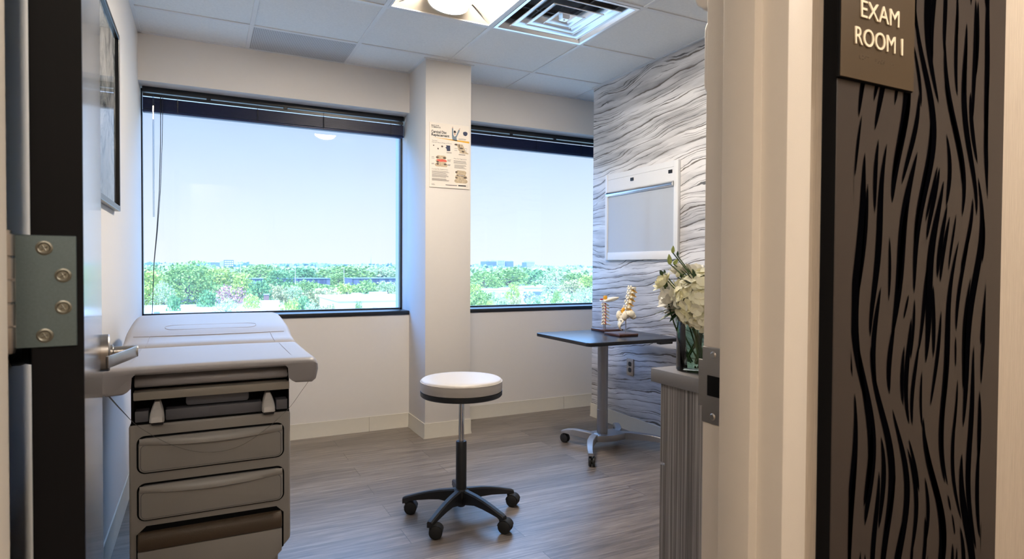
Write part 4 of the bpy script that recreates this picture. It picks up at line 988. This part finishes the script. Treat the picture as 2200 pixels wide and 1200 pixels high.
rose(fp(-.038, 1.100, .03), .024, Zv - RR * .5, 'cream lisianthus bloom tucked in the middle of the bouquet', M['petalc'], (-.02, .02))
def bud(c, L, r, up, label, m, root):
    t = thing('flower_bud', label, 'flower bud', c, group='closed buds above the bouquet'); up = up.normalized()
    bm = B(); tube(bm, [c - up * L * .5, c - up * L * .38, c - up * L * .15, c + up * L * .1, c + up * L * .35, c + up * L * .5], [r * .25, r * .75, r, r * .85, r * .4, r * .08], 12); obj('bloom', bm, m, t, smooth=60)
    bm = B(); tube(bm, cr([c - up * L * .45, (c + root) / 2 - RR * .004, root], 6), .0016, 7); obj('stem', bm, M['stem'], t, smooth=60)
R0 = fp(-.015, 1.075, -.11)
bud(fp(-.0715, 1.193, -.0), .021, .0052, Zv + RR * .05, 'tallest pale green bud rising in front of the view box', M['budg'], R0)
bud(fp(-.081, 1.166, .0), .029, .0068, Zv - RR * .1, 'fattest pale green bud left of the tallest bud', M['budg'], R0 - RR * .01)
bud(fp(-.0590, 1.182, .0), .014, .0033, Zv, 'thin dark green bud right of the tallest bud', M['leaf'], R0 + RR * .004)
bud(fp(-.062, 1.160, .005), .020, .006, Zv + RR * .8, 'leaning green bud just above the white blooms', M['budg'], R0)
bud(fp(-.104, 1.130, -.005), .016, .0058, Zv - RR * .6, 'dark green bud out on the table side of the bouquet', M['leaf'], fp(-.05, 1.07, -.01))
bud(fp(-.094, 1.133, .0), .011, .0035, Zv - RR * .2, 'tiny dark green bud beside the dark green bud', M['leaf'], fp(-.05, 1.075, -.01))
bud(fp(-.066, 1.126, -.03), .018, .006, Zv + RR * .1, 'small cream bud among the dark leaves', M['petalc'], R0)
bud(fp(.022, 1.136, .0), .013, .005, Zv, 'yellow green bud on top of the cream hydrangea', M['budg'], fp(.03, 1.06, -.01))
def leaf(bm, a, d, L, w, droop):
    d = d.normalized(); s = d.cross(Zv).normalized() if abs(d.z) < .9 else RR; n = s.cross(d); V = []
    for i in range(8):
        f = i / 7; p = a + d * L * f - Zv * droop * f * f; ww = w * math.sin(PI * (f * .92 + .06)) ** .8 / 2; V.append([bm.verts.new(p - s * ww + n * ww * .25), bm.verts.new(p), bm.verts.new(p + s * ww + n * ww * .25)])
    for p, q_ in zip(V, V[1:]):
        for j in range(2): bm.faces.new((p[j], p[j + 1], q_[j + 1], q_[j]))
for nm, lab, root, Ls in (('leaf_sprig', 'dark green leaf sprig drooping over the vase rim towards the table', fp(-.045, 1.03, -.02), [(-RR + Zv * .1, .075, .012, .02), (-RR * .9 - Zv * .1 - ZR * .3, .07, .014, .018), (-RR - Zv * .25, .055, .016, .012), (-RR * .7 + ZR * .4, .06, .018, .015), (-RR * .8 - Zv * .4 - ZR * .3, .045, .020, .01)]),
                          ('leaf_sprig', 'upright dark green leaf sprig between the buds and the hydrangea', fp(-.032, 1.088, -.10), [(Zv - RR * .5, .06, .012, 0), (Zv - RR * .75, .06, .014, 0), (Zv - RR * .35 - ZR * .2, .05, .012, 0), (Zv * .6 - RR, .05, .014, 0), (Zv * .5 - RR * .8 - ZR * .3, .045, .013, 0), (Zv - RR * .6 + ZR * .2, .055, .013, 0)]),
                          ('leaf_sprig', 'dark green leaf sprig between the small white blooms and the cream hydrangea', fp(-.058, 1.032, -.09), [(Zv - RR * .35, .032, .020, 0), (-RR * .7 + Zv * .8, .035, .020, 0), (-RR + Zv * .25, .03, .020, .004), (Zv + RR * .1, .04, .012, 0)])):
    t = thing(nm, lab, 'leaves', root, group='leaf sprigs in the vase'); bm = B()
    for d, L, w, dr_ in Ls: leaf(bm, root + d * .006, d, L, w, dr_)
    obj('leaf', bm, M['leaf'], t, smooth=80)
    bm = B(); tube(bm, cr([root, (root + fp(0, vz + .02, 0)) / 2 + RR * .012, fp(fr.uniform(-.02, .02), vz + .016, fr.uniform(-.02, .02))], 6), .0022, 7)
    for i in range(3):
        a = fr.uniform(0, 6.28); tube(bm, [fp(.04 * math.cos(a), vz + .016, .04 * math.sin(a)), fp(-.035 * math.cos(a + .4), vz + .150, -.035 * math.sin(a + .4))], .0026, 7)
    obj('stem', bm, M['stem'], t, smooth=60)

# ------------------------------------------------------------------ the town outside, seen from an upper floor (street level z = -14)
GZ = -14.0
bm = B(); box(bm, -500, 12, GZ - .5, 1400, 2200, GZ); tag(obj('ground', bm, M['ground']), 'pale ground of lots and lawns far below the windows', 'ground', kind='structure')
tr_ = random.Random(4)
def quad(bm, c, s):
    n = Vector((tr_.uniform(-1, 1), tr_.uniform(-1, 1), tr_.uniform(-.6, 1))).normalized(); u, w_, _ = frame_of(n); a = tr_.uniform(0, 6.28); p = (u * math.cos(a) + w_ * math.sin(a)) * s; q = (w_ * math.cos(a) - u * math.sin(a)) * s * .8
    bm.faces.new([bm.verts.new(c + x) for x in (p + q, p - q, -p - q, -p + q)])
def crown_mesh(name, nc, nl, ls, seed, sparse=1.):
    """unit crown: x, y in +-.5, z 0..1"""
    tr_.seed(seed); bm = B()
    for i in range(nc):
        zf = (i + .5) / nc; r_ = .5 * math.sin(PI * (.12 + .8 * zf)) ** .7; a = i * 2.4 + tr_.uniform(-.4, .4); rr_ = r_ * tr_.uniform(.35, .78)
        c = Vector((math.cos(a) * rr_, math.sin(a) * rr_, .06 + .84 * zf)); R_ = tr_.uniform(.10, .18)
        for _ in range(nl):
            v = Vector((tr_.gauss(0, 1), tr_.gauss(0, 1), tr_.gauss(0, 1))).normalized() * R_ * tr_.uniform(.6, 1.05)
            quad(bm, c + Vector((v.x, v.y, v.z * .62)), ls * tr_.uniform(.6, 1.2))
    me = bpy.data.meshes.new(name); bm.to_mesh(me); bm.free(); return me
def trunk_mesh():
    bm = B(); tube(bm, [(0, 0, 0), (.01, 0, .5), (0, .01, 1)], [.035, .025, .012], 8)
    for a in (0, 1.3, 2.5, 3.9, 5.1): tube(bm, [(0, 0, .42 + .06 * a), (.12 * math.cos(a), .12 * math.sin(a), .65 + .04 * a), (.26 * math.cos(a), .26 * math.sin(a), .85)], [.016, .010, .004], 6)
    me = bpy.data.meshes.new('trunk'); bm.to_mesh(me); bm.free(); me.materials.append(M['bark']); return me
TRUNK = trunk_mesh(); PROTO = {}
for kk, m in LEAF.items():
    PROTO[kk] = []
    for s in range(2):
        me = crown_mesh('crown', 44, 46 if kk != 'pink' else 34, .020 if kk not in ('pale', 'pink') else .015, 10 * s + len(kk)); me.materials.append(m); PROTO[kk].append(me)
big = crown_mesh('crown', 80, 80, .0125, 77); big.materials.append(LEAF['green'])
LAB = {'green': 'mid green leafy tree among the treetops outside the windows', 'lime': 'yellow green spring tree among the treetops outside', 'deep': 'deep green tree among the treetops outside the windows',
       'pale': 'pale hazy tree coming into leaf outside the windows', 'tan': 'tan green budding tree outside the large left window'}
SPEC = {0: 'tallest round green tree rising above the horizon in the left window', 1: 'yellow green tree at the left edge of the large window', 8: 'pinkish brown flowering tree behind the low roofs', 10: 'pale willowy bush at the edge of the flat white roof',
        14: 'round bright lime tree right of the flat white roof', 17: 'broad tan tree in the middle of the left window beyond the sill', 19: 'tan tree just left of the white corner building', 20: 'yellow green tree behind the white corner building',
        23: 'pale tree by the right edge of the large left window', 24: 'narrow green tree at the front of the white corner building', 40: 'green tree at the lower left of the narrow right window', 38: 'lime tree in front of the white flat buildings',
        39: 'lime tree at the left edge of the narrow right window', 46: 'pale tree at the right edge of the narrow right window', 32: 'mid green tree below the office blocks on the horizon', 33: 'broad green tree under the lone tower in the right window'}
TREES = [(-2.6, 150, 16.6, 14.5, 'green'), (-12.8, 190, 14.7, 14.8, 'lime'), (-6.8, 140, 12.5, 6.1, 'pale'), (-11.7, 150, 12.3, 7.9, 'lime'), (9.3, 400, 14.8, 26.0, 'lime'), (9.6, 180, 14.0, 8.9, 'lime'), (30.9, 390, 16.8, 28.0, 'green'), (31.7, 300, 14.2, 15.0, 'deep'), (5.2, 135, 11.9, 9.5, 'pink'), (1.1, 130, 11.1, 5.4, 'deep'), (3.6, 112, 10.1, 6.8, 'pale'), (11.4, 150, 12.6, 8.6, 'deep'), (16.6, 165, 11.1, 7.4, 'tan'), (21.8, 175, 10.4, 9.6, 'pale'), (11.2, 92, 10.9, 4.6, 'lime'), (27.2, 190, 11.6, 10.3, 'green'), (15.7, 112, 10.3, 5.1, 'deep'), (23.5, 140, 11.0, 11.8, 'tan'), (15.5, 100, 9.9, 5.0, 'pale'), (18.6, 104, 9.4, 4.5, 'tan'), (34.3, 165, 11.3, 10.6, 'lime'), (76.7, 390, 12.0, 22.0, 'green'), (38.0, 160, 12.1, 10.5, 'green'), (46.6, 170, 11.7, 13.5, 'pale'), (23.5, 104, 9.9, 2.1, 'green'), (58.7, 420, 15.0, 29.0, 'deep'), (85.7, 420, 16.6, 47.0, 'green'), (113.7, 430, 15.6, 40.0, 'pale'), (31.4, 130, 10.0, 5.9, 'deep'), (-4.2, 120, 10.6, 3.6, 'deep'), (8.1, 122, 10.4, 4.9, 'lime'), (22.4, 118, 10.1, 4.4, 'deep'), (112.4, 250, 14.0, 20.6, 'green'), (130.1, 260, 15.6, 28.5, 'green'), (149.5, 270, 14.7, 22.7, 'deep'), (152.8, 255, 14.6, 22.0, 'pale'), (161.5, 250, 13.5, 22.0, 'green'), (154.8, 230, 12.6, 14.5, 'lime'), (84.0, 165, 10.8, 5.8, 'lime'), (73.7, 170, 10.7, 7.6, 'lime'), (53.4, 120, 10.4, 8.6, 'green'), (54.0, 112, 9.6, 6.7, 'pale'), (45.0, 98, 9.6, 3.9, 'lime'), (60.6, 118, 9.4, 3.9, 'tan'), (90.1, 150, 9.0, 3.6, 'green'), (63.4, 104, 9.0, 4.5, 'pale'), (93.2, 140, 10.5, 9.2, 'pale'), (126.6, 215, 10.5, 15.2, 'pale'), (129.9, 205, 11.0, 12.6, 'tan'), (60.4, 108, 9.1, 2.5, 'deep')]
for i, (x, y, h, wd, kd) in enumerate(TREES):
    t = thing('tree', SPEC.get(i, LAB.get(kd, 'tree')), 'tree', (x, y, GZ), tr_.uniform(0, 6.28), group='trees outside the windows' if i in SPEC else kd + ' trees outside the windows')
    me = big if i == 0 else PROTO[kd][i % 2]
    c = bpy.data.objects.new('crown', me); COL.objects.link(c); c.parent = t; c.location = (0, 0, h * .12); c.scale = (wd * 1.06, wd * 1.06, h * .88)
    c = bpy.data.objects.new('trunk', TRUNK); COL.objects.link(c); c.parent = t; c.scale = (wd * .8, wd * .8, h * .8)
# woodland mass further out: uncountable crowns
LEAF['far'] = leafmat('leaves_far_haze', lin(162, 184, 130), .3); LEAF['hill'] = leafmat('leaves_hill_haze', lin(146, 172, 168), .25)  # haze of distance is painted into these paler, bluer leaf colours
def wood(name, n, x0, x1, y0, y1, h0, h1, wr, m, label, seed):
    tr_.seed(seed); bm = B()
    for _ in range(n):
        x, y, h, ww = tr_.uniform(x0, x1), tr_.uniform(y0, y1), tr_.uniform(h0, h1), tr_.uniform(*wr)
        for _ in range(110):
            v = Vector((tr_.gauss(0, 1), tr_.gauss(0, 1), tr_.gauss(0, 1))).normalized(); quad(bm, Vector((x + v.x * ww / 2, y + v.y * ww / 2, GZ + h * (.62 + .38 * v.z))), ww * .075)
    tag(obj(name, bm, m, smooth=0), label, 'woodland', kind='stuff')
wood('woodland', 230, -150, 110, 270, 326, 4.6, 7.0, (8, 13), LEAF['green'], 'low green woodland in front of the long dark warehouses', 1)
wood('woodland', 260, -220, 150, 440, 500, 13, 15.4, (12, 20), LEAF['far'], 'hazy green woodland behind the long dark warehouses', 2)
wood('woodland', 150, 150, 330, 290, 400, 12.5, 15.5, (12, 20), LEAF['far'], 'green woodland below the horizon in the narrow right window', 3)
wood('undergrowth', 230, -90, 66, 158, 250, 5.0, 7.6, (5, 9), LEAF['tan'], 'tangled pale green undergrowth between the houses and trees', 5)
wood('undergrowth', 90, 60, 170, 100, 225, 4.0, 6.8, (5, 9), LEAF['pale'], 'pale green undergrowth around the lots in the right window', 6)
wood('hills', 230, -420, 700, 780, 1000, 14, 17.5, (30, 55), LEAF['hill'], 'haze tinted wooded hills along the horizon', 4)
def bld(name, label, parts, cat='building', group=None):
    xs = [p[1] for p in parts]; t = thing(name, label, cat, (parts[0][1], parts[0][2], GZ), group=group)
    for nm, x0, y0, x1, y1, z0, z1, m in parts: bm = B(); box(bm, x0, y0, z0, x1, y1, z1); obj(nm, bm, M[m], t, smooth=0)
    return t
def wins(t, x0, x1, y, z0, z1, nx, nz, m='bblue'):
    dx, dz = (x1 - x0) / nx, (z1 - z0) / nz
    for i in range(nx):
        for j in range(nz):
            bm = B(); box(bm, x0 + dx * (i + .2), y - .12, z0 + dz * (j + .25), x0 + dx * (i + .8), y, z0 + dz * (j + .8)); obj('window', bm, M[m], t, smooth=0)
wg = 'long dark warehouses'
for x0, x1, lab in ((17.5, 27.5, 'short dark warehouse end showing left of the middle trees'), (36.0, 41.0, 'small dark warehouse gap behind the middle trees'), (44.0, 60.5, 'dark blue warehouse stretch at the centre of the left window'), (72.0, 108.0, 'long ribbed dark warehouse towards the right of the left window')):
    t = bld('warehouse', lab, [('wall', x0, 333, x1, 352, GZ, -5.2, 'warehouse'), ('roof', x0 - .2, 332.6, x1 + .2, 352.2, -5.2, -4.9, 'bblue')], group=wg)
t = bld('commercial_building', 'flat white roof directly below the left window sill', [('wall', -9.5, 97, 14.6, 131, GZ, -6.8, 'bwhite'), ('roof', -9.6, 96.9, 14.7, 131.1, -6.8, -6.55, 'bwhite'), ('parapet', -9.6, 130.6, 14.7, 131.1, -6.55, -6.1, 'bgrey'), ('roof_unit', 4.2, 126, 6.0, 128, -6.55, -5.9, 'bgrey'), ('roof_unit', 8.5, 127, 13.5, 129.5, -6.55, -5.5, 'bwhite'), ('roof_unit', -6.6, 108, -5.8, 109, -6.55, -5.9, 'bblue')])
t = bld('corner_building', 'white low corner building with rooftop units at the right of the left window', [('wall', 20.2, 104, 34.0, 122, GZ, -4.6, 'bwhite'), ('roof', 20.0, 103.8, 34.2, 122.2, -4.6, -4.25, 'bwhite'), ('annex', 26.0, 100.5, 36.5, 106, GZ, -5.6, 'bgrey'), ('roof_unit', 24.5, 112, 26.0, 114, -4.25, -3.6, 'bgrey'), ('roof_unit', 28.0, 113, 31.0, 115, -4.25, -3.5, 'bgrey')])
wins(t, 21, 25.4, 104, -8, -6.2, 4, 1)
for x0, x1, y, zr, lab in ((-5.4, -.2, 150, -5.1, 'house with a grey gable roof under the tallest tree'), (.8, 4.4, 148, -5.6, 'second grey roofed house left of the pinkish tree'), (5.8, 10.2, 126, -5.4, 'grey hipped house roof behind the flat white roof')):
    t = bld('house', lab, [('wall', x0 + .3, y, x1 - .3, y + 8, GZ, zr - 1.6, 'bgrey')], 'house', group='houses below the left window')
    bm = B(); xm = (x0 + x1) / 2; prism(bm, [(x0, zr - 1.7), (xm, zr), (x1, zr - 1.7)], 'y', y - .4, y + 8.4); obj('roof', bm, M['roofg'], t, smooth=0)
    bm = B(); box(bm, xm - .5, y - .1, zr - 3.2, xm + .5, y + .02, zr - 2.2); obj('window', bm, M['bblue'], t)
t = bld('chimney', 'square brown brick chimney behind the flat white roof', [('shaft', 11.8, 140, 12.75, 141, GZ, -4.9, 'brick'), ('cap', 11.7, 139.9, 12.85, 141.1, -4.9, -4.7, 'bgrey')], 'chimney')
t = bld('office_block', 'low grey office block on the horizon of the left window', [('wall', 7.8, 700, 16.4, 715, GZ, 5.2, 'bblue'), ('roof', 7.7, 699.8, 16.5, 715.2, 5.2, 5.7, 'bwhite')], group='office blocks on the horizon')
t = bld('office_block', 'taller pale office block beside the low grey one on the horizon', [('wall', 16.8, 720, 21, 735, GZ, 6.6, 'bgrey'), ('tower', 21, 718, 30.3, 736, GZ, 7.8, 'bblue')], group='office blocks on the horizon')
wins(t, 21.3, 30, 718, 1, 7.2, 5, 3, 'bwhite')
t = bld('office_block', 'wide blue grey office complex on the horizon of the right window', [('wing', 363, 800, 381, 820, GZ, 10.2, 'bblue'), ('centre', 379, 797, 391, 820, GZ, 12.0, 'bgrey'), ('wing', 391, 800, 406.5, 820, GZ, 10.6, 'bblue'), ('tower', 366, 802, 368, 806, 10.2, 12.2, 'bgrey'), ('tower', 373, 802, 375, 806, 10.2, 12.6, 'bgrey'), ('tower', 403.5, 802, 406, 806, 10.6, 12.0, 'bgrey')], group='office blocks on the horizon')
wins(t, 380, 390, 797, 2, 11.5, 4, 4)
t = bld('office_block', 'lone blue office tower right of the wide complex on the horizon', [('wall', 418, 780, 431, 795, GZ, 9.2, 'bblue'), ('roof', 421, 780, 431, 795, 9.2, 11.4, 'bgrey')], group='office blocks on the horizon')
for j in range(4): bm = B(); box(bm, 417.8, 779.8, 2 + j * 1.9, 431.1, 780.1, 2.5 + j * 1.9); obj('floor_band', bm, M['bwhite'], t)
t = bld('commercial_building', 'long white flat roofed building nearest the left side of the right window', [('wall', 108, 238, 126, 256, GZ, -8.4, 'bwhite'), ('roof', 107.7, 237.7, 126.3, 256.3, -8.4, -7.9, 'bwhite')], group='white flat buildings in the right window')
t = bld('commercial_building', 'white building with a dark glass front in the right window', [('wall', 128, 246, 152, 268, GZ, -7.9, 'bwhite'), ('roof', 127.6, 245.6, 152.3, 268.3, -7.9, -7.3, 'bwhite'), ('glass_front', 141, 245.4, 151.5, 246.2, GZ, -8.1, 'bblue'), ('dark_front', 124.5, 243.5, 139, 245.9, -11.4, -9.6, 'bblue'), ('roof_unit', 131, 250, 133, 252, -7.3, -6.5, 'bgrey')], group='white flat buildings in the right window')
t = bld('commercial_building', 'small white building at the right of the narrow window', [('wall', 153.5, 250, 170, 262, GZ, -8.9, 'bwhite'), ('roof', 153.3, 249.8, 170.2, 262.2, -8.9, -8.5, 'bwhite')], group='white flat buildings in the right window')
bm = B(); box(bm, 78, 118, GZ, 150, 225, GZ + .06); tag(obj('parking_lot', bm, M['bwhite']), 'bleached concrete parking lot in the right window', 'parking lot', kind='structure')
t = thing('radio_mast', 'thin radio mast on the horizon at the right of the left window', 'mast', (222, 900, GZ))
bm = B()
for s in (-1, 0, 1): tube(bm, [(222 + s * 2.2, 900 + abs(s), GZ), (222 + s * .5, 900, 8), (222 + s * .12, 900, 14)], .28, 6)
obj('lattice', bm, M['bgrey'], t); bm = B(); cyl(bm, (222, 900, 13.5), (222, 900, 21), .22, .12, 8); obj('antenna', bm, M['bgrey'], t)
for x, y, z, lab in ((178.5, 300, 1.4, 'tall thin light pole in the right window'), (150, 250, -.4, 'shorter light pole beside the tall one in the right window'), (48.8, 240, .7, 'light pole against the trees towards the right of the left window'), (12.4, 240, 2.0, 'light pole left of centre in the left window'), (31.0, 240, 1.0, 'light pole near the middle of the left window')):
    t = thing('light_pole', lab, 'light pole', (x, y, GZ), group='light poles outside'); bm = B(); cyl(bm, (x, y, GZ), (x, y, z), .10, .06, 8); obj('pole', bm, M['bwhite'], t)
    bm = B(); box(bm, x - .9, y - .15, z - .05, x + .3, y + .15, z + .12); obj('lamp_head', bm, M['bwhite'], t)


# ------------------------------------------------------------------ light
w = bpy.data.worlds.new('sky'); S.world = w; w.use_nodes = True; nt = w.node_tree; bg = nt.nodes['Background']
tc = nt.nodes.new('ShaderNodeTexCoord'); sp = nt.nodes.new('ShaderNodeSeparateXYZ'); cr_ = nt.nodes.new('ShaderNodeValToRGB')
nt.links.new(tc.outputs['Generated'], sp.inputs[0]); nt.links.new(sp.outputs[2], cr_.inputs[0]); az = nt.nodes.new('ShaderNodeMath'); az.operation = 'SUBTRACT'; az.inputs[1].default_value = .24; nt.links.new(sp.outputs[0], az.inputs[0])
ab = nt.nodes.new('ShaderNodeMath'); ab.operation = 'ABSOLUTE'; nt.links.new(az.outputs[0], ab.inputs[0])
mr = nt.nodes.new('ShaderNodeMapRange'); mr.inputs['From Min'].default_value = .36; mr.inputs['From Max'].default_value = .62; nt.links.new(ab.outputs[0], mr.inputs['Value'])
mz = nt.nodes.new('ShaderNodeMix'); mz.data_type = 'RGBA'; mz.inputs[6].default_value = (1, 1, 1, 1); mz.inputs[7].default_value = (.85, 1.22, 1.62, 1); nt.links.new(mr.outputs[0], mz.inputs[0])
ml = nt.nodes.new('ShaderNodeMix'); ml.data_type = 'RGBA'; ml.blend_type = 'MULTIPLY'; ml.inputs[0].default_value = 1; nt.links.new(cr_.outputs[0], ml.inputs[6]); nt.links.new(mz.outputs[2], ml.inputs[7]); nt.links.new(ml.outputs[2], bg.inputs[0])   # extra blue added to the unseen side sky to tint walls and column
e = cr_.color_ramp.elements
for p, c in ((0, (.655, .69, .725, 1)), (.06, (.605, .665, .725, 1)), (.13, (.51, .595, .715, 1)), (.21, (.39, .505, .71, 1)), (.34, (1.05, 2.1, 4.0, 1)), (.6, (1.6, 3.2, 6.0, 1)), (1, (1.35, 2.7, 5.2, 1))):  # upper stops, out of view, are brightened and blued to light the room
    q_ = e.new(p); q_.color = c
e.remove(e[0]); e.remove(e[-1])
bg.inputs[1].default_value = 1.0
sun = bpy.data.lights.new('sun', 'SUN'); sun.energy = 4.0; sun.angle = .01; sun.color = (1, .95, .86)
so = bpy.data.objects.new('sun', sun); COL.objects.link(so); so.rotation_euler = Vector((.55, .42, -.72)).to_track_quat('-Z', 'Y').to_euler()

# ------------------------------------------------------------------ camera
f, yaw, pit, rol = 1318.33, math.radians(26.811), math.radians(1.0895), math.radians(.3006)
F = Vector((math.sin(yaw) * math.cos(pit), math.cos(yaw) * math.cos(pit), -math.sin(pit))); R = Vector((math.cos(yaw), -math.sin(yaw), 0)); U = R.cross(F)
R2 = R * math.cos(rol) + U * math.sin(rol); U2 = U * math.cos(rol) - R * math.sin(rol)
cam = bpy.data.cameras.new('camera'); co = bpy.data.objects.new('camera', cam); COL.objects.link(co)
cam.sensor_fit = 'HORIZONTAL'; cam.sensor_width = 36; cam.lens = f * 36 / 2200; cam.clip_start = .02; cam.clip_end = 5000
co.matrix_world = Matrix(((R2.x, U2.x, -F.x, 0), (R2.y, U2.y, -F.y, 0), (R2.z, U2.z, -F.z, 1.1407), (0, 0, 0, 1)))
cam.dof.use_dof = True; cam.dof.focus_distance = 2.9; cam.dof.aperture_fstop = 10
S.camera = co
vs = S.view_settings; vs.view_transform = 'Standard'; vs.look = 'None'; vs.gamma = 1; vs.exposure = .5; vs.use_curve_mapping = False
cy = S.cycles; cy.use_denoising = True; cy.max_bounces = 10; cy.diffuse_bounces = 6; cy.glossy_bounces = 5; cy.transparent_max_bounces = 24; cy.transmission_bounces = 6
cy.sample_clamp_indirect = 6; cy.caustics_reflective = False; cy.caustics_refractive = False
